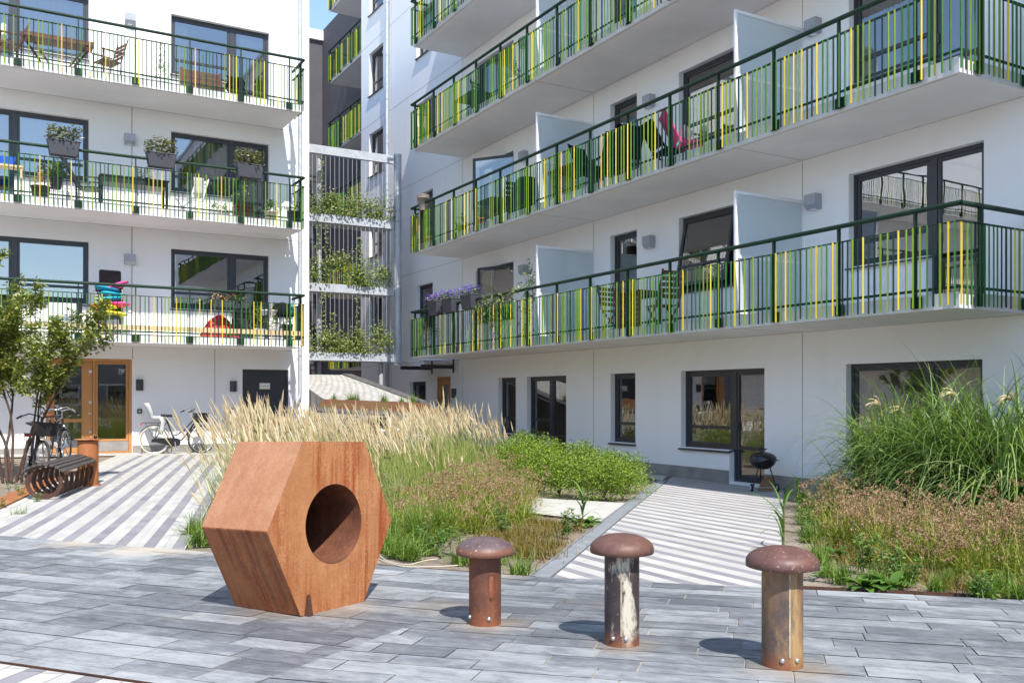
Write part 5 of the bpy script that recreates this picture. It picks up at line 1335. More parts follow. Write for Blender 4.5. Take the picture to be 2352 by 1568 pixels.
# ---------- feather reed grass: one uncountable mass
reed_poly = [g2(478, 1240), g2(560, 1225), g2(700, 1215), g2(880, 1195), g2(1000, 1150), g2(1100, 1110), g2(1182, 1082), g2(1150, 1055), g2(960, 1050), g2(760, 1048), g2(640, 1062), g2(570, 1090), g2(525, 1140)]
lf, pl = MB(), MB()
wind = -RT * 0.16
wind = Vector((wind.x, wind.y, 0))
for (x, y) in scatter(reed_poly, 0.42, vr, 0.6):
    d = x * FW.x + y * FW.y; px = CX + FPX * (x * RT.x + y * RT.y) / d
    hs = interp(px, [(480, .82), (560, 1.04), (690, 1.0), (760, .92), (940, .92), (1000, 1.03), (1070, 1.0), (1190, .68)])
    far = d > 13
    hs *= vr.choice((0.5, 0.7, 0.88, 1.0, 1.05, 1.12)) * vr.uniform(.94, 1.06); dens = vr.choice((0.15, 0.5, 0.9, 1.1))
    for k in range(int((34 if not far else 20) * (.5 + .5 * dens))):
        b = Vector((x + vr.gauss(0, .11), y + vr.gauss(0, .11), hg(x, y) - .02)); dd = rdir(vr, 55, 85)
        lf.rnd = vr.random() ** 1.3; lf.blade(b, dd, vr.uniform(.55, 1.05) * hs, .008, vr.uniform(.5, 1.6), 4, vr.uniform(-.6, .6))
    for k in range(3): b = Vector((x + vr.gauss(0, .15), y + vr.gauss(0, .15), hg(x, y))); lf.rnd = vr.uniform(.8, 1); lf.blade(b, rdir(vr, 15, 60), vr.uniform(.5, .9) * hs, .006, vr.uniform(.6, 2.5), 5, vr.uniform(-1, 1))
    for k in range(int((17 if not far else 12) * dens)):
        b = Vector((x + vr.gauss(0, .13), y + vr.gauss(0, .13), hg(x, y) - .02)); dd = (rdir(vr, 68, 86) + wind * vr.uniform(.6, 1.5)).normalized()
        L = vr.uniform(.88, 1.18) * hs; t = b + dd * L
        pl.rnd = vr.random(); lf.rnd = vr.uniform(.55, 1)
        lf.blade(b, dd, L, .005, .05, 2, vr.uniform(0, 3), tipw=.7)
        plume(pl, t - dd * 0.03 + Vector((0, 0, -.012)), (dd + wind * vr.uniform(0, 1.2)), vr.uniform(.22, .36) * (.5 + .5 * hs), vr.uniform(.007, .0135))
rg_ = tag(lf.build("reed_grass", M['reedleaf']), "mass of feather reed grass with straw coloured plumes behind the rusty nut", "grass", kind="stuff")
pl.build("plumes", M['straw'], rg_)["kind"] = "stuff"
# ---------- sedge with brown flower heads
def sedge(poly, step, r, name, label, hs=1.0, heads=1.0, slope=None):
    a, b = MB(), MB()
    for (x, y) in scatter(poly, step, r):
        z = hg(x, y) + (slope(x, y) if slope else 0); q = r.choice((.6, .8, 1.0, 1.2, 1.35)) * hs
        for k in range(58):
            dd = rdir(r, 15, 75); a.rnd = r.random() ** 1.2
            a.blade((x + r.gauss(0, .06), y + r.gauss(0, .06), z - .02), dd, r.uniform(.24, .46) * q, .0095, r.uniform(.9, 2.2), 4, r.uniform(-.5, .5))
        for k in range(int(r.choice((0, 1, 4, 7, 10)) * heads)):
            dd = rdir(r, 25, 85); L = r.uniform(.24, .50) * q; p = Vector((x + r.gauss(0, .05), y + r.gauss(0, .05), z)); t = p + dd * L
            a.rnd = r.uniform(.6, 1); a.blade(p, dd, L, .005, .1, 2, 0, tipw=.8)
            for m in range(r.randint(6, 14)):
                c = t + Vector((r.gauss(0, .032), r.gauss(0, .032), r.gauss(0, .022)))
                for s in range(7):
                    b.rnd = r.random(); v = rdir(r, -60, 90); b.leaf(c, v, rdir(r, -90, 90), r.uniform(.014, .024), r.uniform(.009, .014))
    o = tag(a.build(name, M['sedge']), label, "grass", kind="stuff"); b.build("flower_heads", M['sedgehead'], o)["kind"] = "stuff"
    return o
mid_poly = [g2(885, 1240), g2(1000, 1232), g2(1160, 1215), g2(1225, 1190), g2(1205, 1140), g2(1110, 1110), g2(1010, 1150), g2(900, 1195)]
sedge(mid_poly, 0.26, vr, "sedge", "green sedge with tan flower heads between the reed grass and the cream path")
rt_poly = [g2(1900, 1225), g2(1990, 1290), g2(2150, 1315), g2(2420, 1335), g2(2560, 1290), g2(2300, 1222), g2(2050, 1192), g2(1905, 1165)]
sedge(rt_poly, 0.25, vr, "sedge", "dark sedge thick with brown flower heads in front of the arching silvergrass", 1.0, 2.3)
rush_poly = [g2(1875, 1150), g2(1930, 1160), g2(1960, 1130), g2(1890, 1118)]
# ---------- arching silvergrass clumps
def silvergrass(cx_, cy_, n, H, lab, r):
    t = thing("silvergrass", lab, "grass clump", gl(cx_, cy_), 0, "tall arching silvergrass clumps")
    mb = MB()
    for k in range(n):
        dd = rdir(r, 28, 84); L = r.uniform(.7, 1.3) * H
        o = Vector((r.gauss(0, .2), r.gauss(0, .2), r.uniform(0, .5) * H * sin(dd.z * 1.5)))
        mb.rnd = r.random() ** 1.2
        mb.blade(o, dd, L, r.uniform(.018, .030), r.uniform(2.0, 4.4), 10, r.uniform(-.5, .5), tipw=.08)
    mb.build("leaves", M['misc'], t)
    sm_ = MB()
    for k in range(26):
        p = Vector((r.gauss(0, .15), r.gauss(0, .15), 0)); sm_.tube([p, p * 1.6 + Vector((0, 0, .7 * H))], .006, 5)
    sm_.build("stems", M['stem'], t)
    return t
sgp = [((2055, 1180), 1100, 1.34, "arching silvergrass clump with pale plumes, leftmost in the right bed"), ((2200, 1205), 1100, 1.38, "arching silvergrass clump in front of the bamboo blind window"),
       ((2330, 1225), 1100, 1.36, "arching silvergrass clump at the right edge of the photo"), ((2150, 1130), 700, 1.3, "arching silvergrass clump set back against the grey curtained window"), ((2450, 1190), 500, 1.36, "arching silvergrass clump farthest right in the bed"), ((2290, 1135), 420, 1.40, "arching silvergrass clump at the back near the wall")]
sg_objs = []
for (p, n, H, lab) in sgp:
    q = g2(*p); sg_objs.append(silvergrass(q[0], q[1], n, H, lab, vr))
for i, (o, off) in enumerate(((0, (-.15, .1, 1.42)), (0, (.05, -.1, 1.34)), (1, (-.02, .0, 1.52)), (3, (.15, .1, 1.5)), (2, (.0, .0, 1.45)))):
    mb = MB(); r = vr; base = Vector((off[0] * .3, off[1] * .3, .2)); top = Vector(off)
    mb.tube([base, top], .004, 5)
    bd_ = -Vector((RT.x, RT.y, 0))
    for k in range(9):
        d = (Vector((0, 0, .5)) + bd_ * r.uniform(.3, .8) + rdir(r, -20, 40) * .25).normalized(); q = top.copy(); pts = [q.copy()]
        for s in range(6): q = q + d * .035; d = (d + Vector((0, 0, -.28))).normalized(); pts.append(q.copy())
        mb.rnd = r.uniform(.5, 1); mb.tube(pts, [.004, .008, .009, .009, .007, .005, .002], 4)
    mb.build("plume", M['straw'], sg_objs[o])
# ---------- low tufts and weeds
def tuft(name, mat, n, L, w, lab, group, r, bend=1.4, el=(25, 85), spread=.05):
    t = thing(name, lab, "grass tuft", (0, 0, 0), 0, group); mb = MB()
    for k in range(n):
        mb.rnd = r.random(); mb.blade((r.gauss(0, spread), r.gauss(0, spread), -.01), rdir(r, *el), r.uniform(.6, 1.1) * L, w, r.uniform(.4, 1.2) * bend, 3, r.uniform(-.6, .6))
    mb.build("leaves", mat, t); return t
used = {}
def place(proto, x, y, sc=1.0, lab=None):
    if proto.name not in used:
        used[proto.name] = 1; proto.location = gl(x, y); proto.scale = (sc, sc, sc); proto.rotation_euler = (0, 0, vr.uniform(0, 6)); o = proto
    else: o = dup(proto, gl(x, y), vr.uniform(0, 6), None, sc)
    if lab: o["label"] = lab
    return o
rt1 = tuft("red_tuft", M['rusttuft'], 300, .13, .0075, "low red brown grass tuft beside the cream path and drain channel", "red brown tufts by the drain channel", vr, spread=.12, el=(12, 78))
for p in [(1230, 1200), (1265, 1205), (1195, 1222), (1240, 1230), (1170, 1245), (1215, 1255), (1150, 1235), (1255, 1250), (1185, 1268), (1135, 1258), (1225, 1275), (1290, 1215)]: place(rt1, *g2(*p), vr.uniform(.85, 1.25))
rt2 = tuft("red_tuft", M['rusttuft'], 300, .13, .0075, "low red brown grass tuft along the edge of the right bed", "red brown tufts of the right bed", vr, spread=.12, el=(12, 78))
for p in [(1880, 1165), (1905, 1190), (1925, 1225), (1950, 1250), (1990, 1275), (1920, 1260), (1965, 1290), (2100, 1325), (2060, 1318), (1880, 1195), (2210, 1345), (2330, 1350)]: place(rt2, *g2(*p), vr.uniform(.85, 1.25))
gt1 = tuft("green_tuft", M['greentuft'], 120, .22, .009, "fresh green grass tuft along the slate edge in front of the reed grass", "green tufts along the slate edge", vr, spread=.04)
for p in [(900, 1275), (930, 1262), (905, 1248), (960, 1252), (985, 1270), (1065, 1292), (1120, 1300), (1095, 1285), (1150, 1290), (1012, 1240), (880, 1262), (455, 1245), (448, 1225), (470, 1250), (940, 1280)]: place(gt1, *g2(*p), vr.uniform(.7, 1.35))
place(gt1, *g2(1197, 1318), 1.0, "small dark green tuft alone on bare soil between two mushroom bollards")
gt2 = tuft("green_tuft", M['greentuft'], 120, .20, .010, "fresh green grass tuft along the front of the right bed", "green tufts of the right bed", vr, spread=.04)
for p in [(1900, 1320), (1935, 1335), (2010, 1345), (2075, 1338), (2150, 1355), (2180, 1340), (2260, 1368), (2300, 1355), (2345, 1372), (1880, 1290), (1860, 1240), (1850, 1200), (1845, 1170), (1840, 1150)]: place(gt2, *g2(*p), vr.uniform(.7, 1.3))
lt_ = tuft("long_tuft", M['greentuft'], 170, .48, .008, "pale green fine grass tuft arching beside the rusty nut", "pale fine tufts beside the nut", vr, bend=2.2, el=(40, 88), spread=.05)
for p in [(900, 1240), (955, 1236), (1010, 1228), (875, 1225)]: place(lt_, *g2(*p), vr.uniform(.8, 1.15))
def broadleaf(name, n, H, Lf, lab, r, upright=True, cat="weed", group=None, mat='weed'):
    t = thing(name, lab, cat, (0, 0, 0), 0, group); mb = MB(); sm = MB()
    if upright:
        for s in range(max(2, n // 26)):
            d = rdir(r, 62, 88); p = Vector((r.gauss(0, .05), r.gauss(0, .05), 0)); q = p + d * H * r.uniform(.7, 1.1); sm.tube([p, q], [.005, .002], 5)
            for k in range(26):
                u = r.uniform(.1, 1); c = p.lerp(q, u); v = rdir(r, -15, 45); mb.rnd = r.random(); mb.leaf(c + v * .01, v, Vector((0, 0, 1)) + rdir(r, 0, 40) * .5, Lf * r.uniform(.6, 1.2) * (1.2 - .5 * u), Lf * .55 * r.uniform(.7, 1.1))
        sm.build("stem", M['stem'], t)
    else:
        for k in range(n):
            v = rdir(r, 8, 50); mb.rnd = r.random(); c = Vector((0, 0, .01))
            rows = []; q = c.copy(); d = v.copy(); sd = d.cross(Vector((0, 0, 1))).normalized()
            for i in range(6):
                w = Lf * .16 * (.25 + sin(pi * min(1, i / 5 * .95 + .05)) * (1.15 if i % 2 else .75)); rows.append([q - sd * w, q + Vector((0, 0, -w * .25)), q + sd * w]); q = q + d * (Lf / 5); d = (d + Vector((0, 0, -.22))).normalized()
            mb.smooth = True; mb.grid(rows)
    mb.build("leaves", M[mat], t); return t
for i, (p, H, n, lab) in enumerate([((985, 1268), .34, 190, "leafy green goosefoot weed right of the rusty nut at the slate edge"), ((1040, 1275), .30, 150, "leafy green weed left of the first mushroom bollard"), ((1160, 1222), .34, 130, "leafy weed with toothed leaves at the edge of the sedge"), ((1300, 1232), .30, 130, "leafy weed beside the drain channel in bare soil"), ((1325, 1215), .26, 80, "small leafy weed close to the drain channel joint"),
                             ((1855, 1220), .36, 150, "leafy green weed at the left edge of the right bed"), ((1840, 1185), .34, 130, "leafy weed on the paving edge left of the red tufts"), ((1995, 1315), .36, 220, "leafy weed at the front of the right bed beside the ochre bollard"), ((2040, 1330), .30, 160, "low leafy weed in front of the brown sedge"), ((2260, 1372), .22, 120, "low leafy weed at the front edge near the photo's right side"), ((2095, 1340), .24, 110, "small leafy weed between tufts in the right bed"),
                             ((1905, 1330), .18, 60, "tiny bright weed just right of the ochre bollard cap"), ((455, 1252), .14, 50, "tiny weed at the slate edge left of the nut")]):
    place(broadleaf("leafy_weed", n, H, .055, lab, vr), *g2(*p))
for p, lab, s in (((1350, 1203), "grey green rosette weed with broad toothed leaves by the drain channel", .20), ((2045, 1348), "large pale rosette weed on the slate edge of the right bed", .22), ((1985, 1350), "pale rosette weed nearest the ochre bollard", .19), ((1915, 1275), "broad leaved rosette weed under the red tufts at right", .18)):
    place(broadleaf("rosette_weed", 22, 0, s, lab, vr, False), *g2(*p))
def maize(lab, H, r):
    t = thing("millet_weed", lab, "weed"); mb = MB(); mb.tube([(0, 0, 0), (.01, .01, H * .8)], [.009, .005], 7); mb.build("stem", M['stem'], t); mb = MB()
    for k in range(9):
        mb.rnd = r.uniform(.2, .9); mb.blade((0, 0, H * (.1 + .08 * k)), rdir(r, 35, 70), H * r.uniform(.6, .9), .026, r.uniform(1.4, 2.6), 8, r.uniform(-.3, .3), tipw=.06)
    mb.build("leaves", M['weed'], t); return t
place(maize("tall green millet weed with strap leaves between cream path and drain channel", .42, vr), *g2(1338, 1196))
place(maize("tall green millet weed with strap leaves leaning over the striped path at right", .62, vr), *g2(1800, 1262))
place(maize("smaller millet weed at the corner of the right bed by the striped path", .40, vr), *g2(1832, 1150))
for p, lab, k in (((58, 1138), "seedling weed in the sand left of the bench", .16), ((75, 1152), "small weed in the sand by the rusty kerb", .12), ((4, 1165), "little grass weed in the sand at the photo's left edge", .14), ((28, 1128), "sprawling weed in the shaded sand under the tree", .18)):
    place(broadleaf("sand_weed", 30, k, .04, lab, vr), *g2(*p))
place(tuft("kerb_tuft", M['greentuft'], 40, .16, .006, "thin grass tuft growing on the rusty kerb", None, vr), *g2(45, 1180))
# ---------- shrubs
def shrub(n, R, H, r, twigs=9):
    t = thing("shrub", "", "shrub", (0, 0, 0), 0, "leafy shrubs beside the cream path"); mb = MB(); tw = MB()
    for k in range(twigs):
        d = rdir(r, 35, 85); q = Vector((d.x * R, d.y * R, d.z * H)) * r.uniform(.8, 1.0); tw.tube([(0, 0, 0), q * .5 + Vector((0, 0, .04)), q], [.007, .005, .002], 5)
        if r.random() < .6:
            e = q + Vector((r.gauss(0, .05), r.gauss(0, .05), r.uniform(.06, .2))); tw.tube([q, e], .002, 4)
            for m in range(12):
                mb.rnd = r.uniform(.3, 1); mb.leaf(q.lerp(e, r.random()), rdir(r, -10, 60), rdir(r, 30, 90), .026, .016)
    cl = [Vector((r.gauss(0, .42) * R, r.gauss(0, .42) * R, r.uniform(.08, .92) * H)) for k in range(30)]
    for k in range(n):
        c = r.choice(cl); v = rdir(r, -40, 80); p = c + v * r.uniform(.3, 1.0) * R * .42
        rr = sqrt((p.x / R) ** 2 + (p.y / R) ** 2); zz = p.z / H
        if p.z < .02 or rr * rr + (max(0, zz - .25)) ** 2 > 1.05: continue
        mb.rnd = min(1, max(0, r.gauss(.5, .25))); mb.leaf(p, (v + rdir(r, -30, 60)).normalized(), (v + Vector((0, 0, .8))).normalized(), r.uniform(.026, .040), r.uniform(.017, .025))
    mb.build("leaves", M['shrub'], t); tw.build("twigs", M['bark'], t); return t
shv = [shrub(3400, .54, .62, vr), shrub(3200, .50, .66, vr), shrub(3400, .52, .58, vr)]
shp = [(1195, 1085, 1.15, "foremost beside the straw plumes, at the left end of the shrub bank"), (1235, 1100, 1.1, "second in the bank, against the double window"), (1275, 1108, 1.1, "third along the bank, below the double window"), (1318, 1112, 1.05, "with a sprig rising past the double window"), (1362, 1118, 1.05, "in the middle of the bank below the blank wall"),
       (1405, 1124, 1.0, "below the single window sill"), (1445, 1130, 0.9, "last in the back row near the striped path"), (1240, 1128, 1.0, "in the front row next to the brown sedge"), (1285, 1138, 1.0, "in the front row on the cream path edge"), (1335, 1144, .95, "in the front row, brightest, above the cream path"), (1385, 1148, .9, "in the front row right of the cream path's middle"), (1430, 1146, .8, "at the right tip of the bank by the drain channel"), (1215, 1068, 1.1, "hidden at the back of the bank near the wall plinth"), (1180, 1110, 1.0, "between the reed grass and the sedge")]
for i, (px, py, s, lab) in enumerate(shp):
    o = place(shv[i % 3], *g2(px, py), s, "leafy shrub " + lab)
# ---------- young multi-stemmed tree at the left edge
tb = G(22, 1106); td = tb.x * FW.x + tb.y * FW.y
tree = thing("young_tree", "young multi stemmed tree with yellow green leaves in the sand bed by the bicycles", "tree", gl(tb.x, tb.y), 0)
trk, lv = MB(), MB(); R3, F3 = Vector((RT.x, RT.y, 0)), Vector((FW.x, FW.y, 0))
mpp = td / FPX                                          # metres per picture pixel at the tree
def branch(p, d, L, r0, depth, r):
    pts = [p.copy()]; q = p.copy(); dd = d.copy(); n = max(3, int(L / .14)); nodes = []
    for i in range(n):
        dd = (dd + Vector((r.gauss(0, .09), r.gauss(0, .09), .05 + r.gauss(0, .05)))).normalized(); q = q + dd * (L / n); pts.append(q.copy()); nodes.append((q.copy(), dd.copy(), (i + 1) / n))
    trk.tube(pts, [max(.0022, r0 * (1 - .82 * i / n)) for i in range(n + 1)], 6 if depth < 2 else 4)
    for (q, dd, u) in nodes:
        if depth == 0 and u > .40 and r.random() < .85 or depth == 1 and r.random() < .6:
            s = rdir(r, 5, 60); branch(q, (s + dd * .5).normalized(), L * r.uniform(.18, .36) * (1.25 - u * .6), r0 * (1 - .8 * u) * .5, depth + 1, r)
        if (depth >= 1 or u > .6) and q.z > 1.15 + .5 * vr.random():
            for k in range(15 if depth >= 1 else 9):
                v = rdir(r, -35, 60); lv.rnd = min(1, max(0, r.gauss(.45, .27))); lv.leaf(q + v * r.uniform(.01, .06) + Vector((r.gauss(0, .03), r.gauss(0, .03), r.gauss(0, .03))), v, (Vector((0, 0, 1)) + rdir(r, -20, 60) * .7), r.uniform(.06, .095), r.uniform(.04, .06))
for (sx, tx, ty, L) in ((-.22, -.45, .1, 3.2), (-.12, -.15, -.2, 3.6), (-.03, .02, .1, 3.9), (.06, .14, -.1, 3.4), (.16, .30, .15, 3.0), (.26, .42, -.1, 2.5), (.0, -.3, .3, 3.3), (.30, .52, .0, 2.15)):
    branch(R3 * sx + F3 * vr.uniform(-.12, .12), (Vector((0, 0, 1)) + R3 * tx * .62 + F3 * ty * .5).normalized(), L, .028, 0, vr)
trk.build("trunk", M['bark'], tree); lv.build("crown", M['treeleaf'], tree)
# ---------- climbers on the trellis
def climber(x0, x1, z0, H, n, strands, lab, r):
    t = thing("climbing_plant", lab, "climbing plant", ((x0 + x1) / 2, TY - .03, z0), 0, "climbing plants on the trellis"); mb, sm = MB(), MB(); w = (x1 - x0) / 2
    cl = [(r.uniform(-w, w), r.uniform(.05, H) * r.uniform(.5, 1)) for k in range(16)]
    for k in range(n):
        c = r.choice(cl); p = Vector((c[0] + r.gauss(0, .13), r.gauss(0, .10), max(.02, c[1] + r.gauss(0, .15)))); v = rdir(r, -50, 50); mb.rnd = r.random(); mb.leaf(p, v, Vector((0, -1, .6)) + rdir(r, -30, 60) * .7, r.uniform(.05, .085), r.uniform(.045, .07))
    for k in range(12):
        x = r.uniform(-w, w); sm.tube([(x, 0, 0), (x + r.gauss(0, .08), r.gauss(0, .03), H * r.uniform(.5, 1.1))], .005, 4)
    for (sx, sh) in strands:
        pts = [Vector((sx + .03 * sin(i * 2.1), -.02 + .02 * cos(i), sh * i / 14)) for i in range(15)]; sm.tube(pts, .005, 4)
        for p in pts:
            for m in range(5): v = rdir(r, -70, 30); mb.rnd = r.random(); mb.leaf(p + v * .03, v, Vector((0, -1, .3)), r.uniform(.05, .085), r.uniform(.045, .065))
    mb.build("leaves", M['climber'], t); sm.build("vine", M['stem'], t); return t
bz = [6.99, 4.91, 2.85]; nm = ("top", "middle", "lowest")
for k, z in enumerate(bz):
    q = [(7.85, 8.9), (8.9, 10.0), (10.0, 10.95)]
    st = [([(-.1, 1.5), (.3, 1.7)], [], []), ([(.2, 1.9), (.45, 1.95)], [(.45, 1.5)], []), ([(.35, 1.95)], [(.35, 2.0), (-.4, 1.2)], [(.1, 1.0)])][k]
    for j, (a, b) in enumerate(q):
        climber(a, b, z + .0, (.75, .95, .85)[j] * (0.8 if k == 0 else 1), (520, 1100, 700)[j], st[j], "green climbing plant on the %s trellis beam, %s" % (nm[k], ("nearest the left block", "in the middle of the beam", "next to the galvanised column")[j]), vr)
# plants on the ramp roof edge
for i, u in enumerate((.1, .28, .33, .62, .8, .93)):
    p = S3.lerp(S2, u); t = tuft("roof_tuft", M['greentuft'], 60, .3, .012, "green tuft on the tiled ramp roof edge, %s from the left" % ("first", "second", "third", "fourth", "fifth", "sixth")[i], None, vr); t.location = p; s = vr.uniform(.6, 1.2); t.scale = (s, s, s)
# pale garden cord lying at the bed edge
mb = MB()
for pts in ([(862, 1268), (890, 1290), (935, 1299), (975, 1290), (1010, 1285)], [(868, 1285), (920, 1302), (985, 1304), (1060, 1300)]):
    P_ = [Vector(G(*p)) + Vector((0, 0, .012)) for p in pts]; out = []
    for i in range(len(P_) - 1):
        for k in range(6):
            u = k / 6; a, b, c, d = P_[max(0, i - 1)], P_[i], P_[i + 1], P_[min(len(P_) - 1, i + 2)]
            out.append(.5 * ((2 * b) + (c - a) * u + (2 * a - 5 * b + 4 * c - d) * u * u + (3 * b - a - 3 * c + d) * u ** 3))
    mb.tube(out, .0045, 6)
tag(mb.build("cord", plain("pale_cord", (.62, .56, .42), .8)), "pale cord loops lying on the soil at the slate edge right of the nut", "cord")
# ================================================================== things on the balconies
fr_ = random.Random(77)
M['foliage'] = leafmat("potted_leaves", (0.05, 0.10, 0.015), (0.12, 0.20, 0.03), (0.25, 0.30, 0.06), 0.3, 0.08)
M['coleus'] = leafmat("dark_coleus_leaves", (0.05, 0.03, 0.02), (0.14, 0.15, 0.03), (0.34, 0.36, 0.07), 0.3, 0.1)
M['olive'] = leafmat("olive_leaves", (0.20, 0.22, 0.12), (0.34, 0.36, 0.22), (0.5, 0.5, 0.36), 0.3, 0.05)
M['violet'] = leafmat("violet_petals", (0.12, 0.06, 0.45), (0.20, 0.12, 0.62), (0.62, 0.45, 0.75), 0.3, 0.0)
M['redpetal'] = leafmat("red_petals", (0.6, 0.05, 0.08), (0.8, 0.2, 0.2), (0.85, 0.6, 0.5), 0.3, 0.0)
M['drystem'] = leafmat("dry_flowers", (0.30, 0.18, 0.10), (0.45, 0.30, 0.18), (0.6, 0.46, 0.3), 0.3, 0.0)
TOPL = [z + .2 for z in LEV]; TOPR = [z + .2 for z in LEVR]
def lx(px, y=22.9): return ray(px, HY).x / ray(px, HY).y * y
def ry(px, x=11.1): return ray(px, HY).y / ray(px, HY).x * x
def chair(lab, loc, rz, mat='teak', slats=True, recline=0.15, seat_h=.44, group=None, w=.46, fold=False, backh=.50):
    t = thing("chair", lab, "chair", loc, rz, group); m = M[mat]
    mb = MB()
    if slats:
        for k in range(5): mb.box((-w / 2, -.2 + k * .088, seat_h - .02), (w / 2, -.2 + k * .088 + .07, seat_h))
    else: mb.box((-w / 2, -.21, seat_h - .03), (w / 2, .22, seat_h))
    mb.build("seat", m, t); mb = MB(); y0 = .22
    Bk = lambda x, s, e=0: (x, y0 + s * recline / .5 + e, seat_h + .03 + s)
    for s0, s1 in ([(.08 + .105 * k, .08 + .105 * k + .07) for k in range(int((backh - .05) / .105))] if slats else [(.02, backh)]):
        mb.hexa([Bk(-w / 2, s0), Bk(w / 2, s0), Bk(w / 2, s0, .018), Bk(-w / 2, s0, .018), Bk(-w / 2, s1), Bk(w / 2, s1), Bk(w / 2, s1, .018), Bk(-w / 2, s1, .018)])
    mb.build("backrest", m, t)
    for s in (-1, 1):
        x = s * (w / 2 + .012)
        a = MB(); b = MB()
        if fold:
            a.beam((x, -.22, 0), (x, .26, seat_h + .05), .02, .035, (1, 0, 0)); b.beam((x * .92, .26, 0), (x * .92, -.2, seat_h), .02, .035, (1, 0, 0))
        else:
            a.beam((x, -.19, 0), (x, -.19, seat_h + .2), .03, .03); b.tube([(x, .2, 0), (x, .215, seat_h), (x, .22 + recline * backh / .5, seat_h + .03 + backh)], .016, 6)
        if fold: b.beam((x, .21, seat_h - .05), (x, .22 + recline * backh / .5, seat_h + .03 + backh), .025, .03, (1, 0, 0))
        a.build("leg", m, t); b.build("leg", m, t)
        if not fold:
            c = MB(); c.box((x - .025, -.22, seat_h + .19), (x + .025, .24, seat_h + .215)); c.build("armrest", m, t)
    return t
def table(lab, loc, rz, L=1.3, W=.65, H=.72, mat='teak', slats=True, cross=False):
    t = thing("table", lab, "table", loc, rz); m = M[mat]; mb = MB()
    if slats:
        n = 7
        for k in range(n): mb.box((-L / 2, -W / 2 + k * W / n, H - .025), (L / 2, -W / 2 + (k + .85) * W / n, H))
        mb.box((-L / 2 + .02, -W / 2, H - .09), (L / 2 - .02, -W / 2 + .02, H - .03))
    else: mb.box((-L / 2, -W / 2, H - .03), (L / 2, W / 2, H)); mb.box((-L / 2 + .03, -W / 2 + .02, H - .16), (L / 2 - .03, W / 2 - .02, H - .031))
    mb.build("tabletop", m, t)
    for sx in (-1, 1):
        for sy in (-1, 1):
            a = MB(); x, y = sx * (L / 2 - .05), sy * (W / 2 - .05)
            if cross: a.beam((sx * (L / 2 - .1), y, H - .03), (sx * .12, y, .0), .045, .03, (0, 1, 0))
            else: a.beam((x, y, 0), (x, y, H - .03), .045)
            a.build("leg", m, t)
    return t
def plant_leaves(mb, n, R, H, L, r, z0=0.0, up=.3):
    for k in range(n):
        v = rdir(r, -20, 85); p = Vector((v.x * R * r.uniform(.2, 1), v.y * R * r.uniform(.2, 1), z0 + abs(v.z) * H * r.uniform(.3, 1))); mb.rnd = r.random()
        mb.leaf(p, (v + Vector((0, 0, up))).normalized(), rdir(r, 20, 90), L * r.uniform(.7, 1.2), L * .55 * r.uniform(.7, 1.1))
def potted(lab, loc, pr=.15, ph=.26, pm='terracotta', H=.35, R=.2, n=130, L=.06, lm='foliage', cat="potted plant"):
    t = thing("potted_plant", lab, cat, loc); mb = MB(); mb.lathe([(.0005, 0), (pr * .75, 0), (pr, ph), (pr * 1.05, ph), (pr * 1.05, ph - .02), (pr * .95, ph - .03), (.0005, ph - .04)], 18); mb.build("pot", M[pm], t)
    mb = MB(); plant_leaves(mb, n, R, H, L, fr_, ph); mb.build("leaves", M[lm], t); return t
def planter_box(lab, loc, rz, L=.62, lm='coleus', n=260, H=.24, flowers=None, group=None, dn=.16, W=.12):
    t = thing("planter_box", lab, "planter", loc, rz, group); mb = MB()
    a, b = L / 2, W
    for z0, z1, k in ((-dn, .10, 1), ):
        lo = [(-a * .82, -b * .75, z0), (a * .82, -b * .75, z0), (a * .82, b * .75, z0), (-a * .82, b * .75, z0)]; hi = [(-a * .97, -b, z1), (a * .97, -b, z1), (a * .97, b, z1), (-a * .97, b, z1)]; mb.hexa(lo + hi)
    mb.hexa([(-a, -b - .008, .10), (a, -b - .008, .10), (a, b + .008, .10), (-a, b + .008, .10), (-a, -b - .008, .135), (a, -b - .008, .135), (a, b + .008, .135), (-a, b + .008, .135)])
    o = mb.build("box", M['charcoal'], t); bevel(o, .02, 3)
    mb = MB(); r = fr_
    for k in range(n):
        p = Vector((r.uniform(-a, a), r.gauss(0, b * .8), .13 + r.uniform(0, H) * (1 - .4 * abs(r.gauss(0, .5))))); v = (rdir(r, -20, 50)); mb.rnd = r.random(); mb.leaf(p, v, rdir(r, 30, 90), r.uniform(.055, .105), r.uniform(.035, .06))
    if flowers:
        mb.mi = 1
        for k in range(280):
            p = Vector((r.uniform(-a, a) * 1.05, r.gauss(0, b), .15 + r.uniform(0, H * 1.15))); mb.rnd = r.random(); mb.leaf(p, rdir(r, 0, 90), rdir(r, -20, 90), .036, .032)
    mb.build("leaves", [M[lm]] + ([M[flowers]] if flowers else []), t)
    return t
# ---- left block, third storey
f3 = TOPL[2]
table("brown slatted garden table on the highest left balcony, with crossed legs", (lx(133), 22.75, f3), 0, 1.42, .7, .74, 'teak', True, True)
chair("brown wooden armchair left of the table on the highest left balcony", (lx(18), 22.7, f3), radians(-80), 'teak')
chair("brown wooden slatted chair right of the table on the highest left balcony", (lx(243), 22.7, f3), radians(-70), 'teak', backh=.55)
c = thing("cushion", "cream cushion leaning in the brown armchair on the highest left balcony", "cushion", (lx(8), 22.7, f3 + .66)); mb = MB(); mb.box((-.05, -.2, -.2), (.05, .2, .2)); bevel(mb.build("cover", M['cream'], c), .045, 4)
b = thing("garden_bench", "low dark brown slatted bench under the window on the highest left balcony", "bench", (lx(470), 23.1, f3)); mb = MB()
for k in range(4): mb.box((-.5, -.22 + k * .115, .36), (.5, -.13 + k * .115, .385))
mb.build("seat", M['teak'], b); mb = MB()
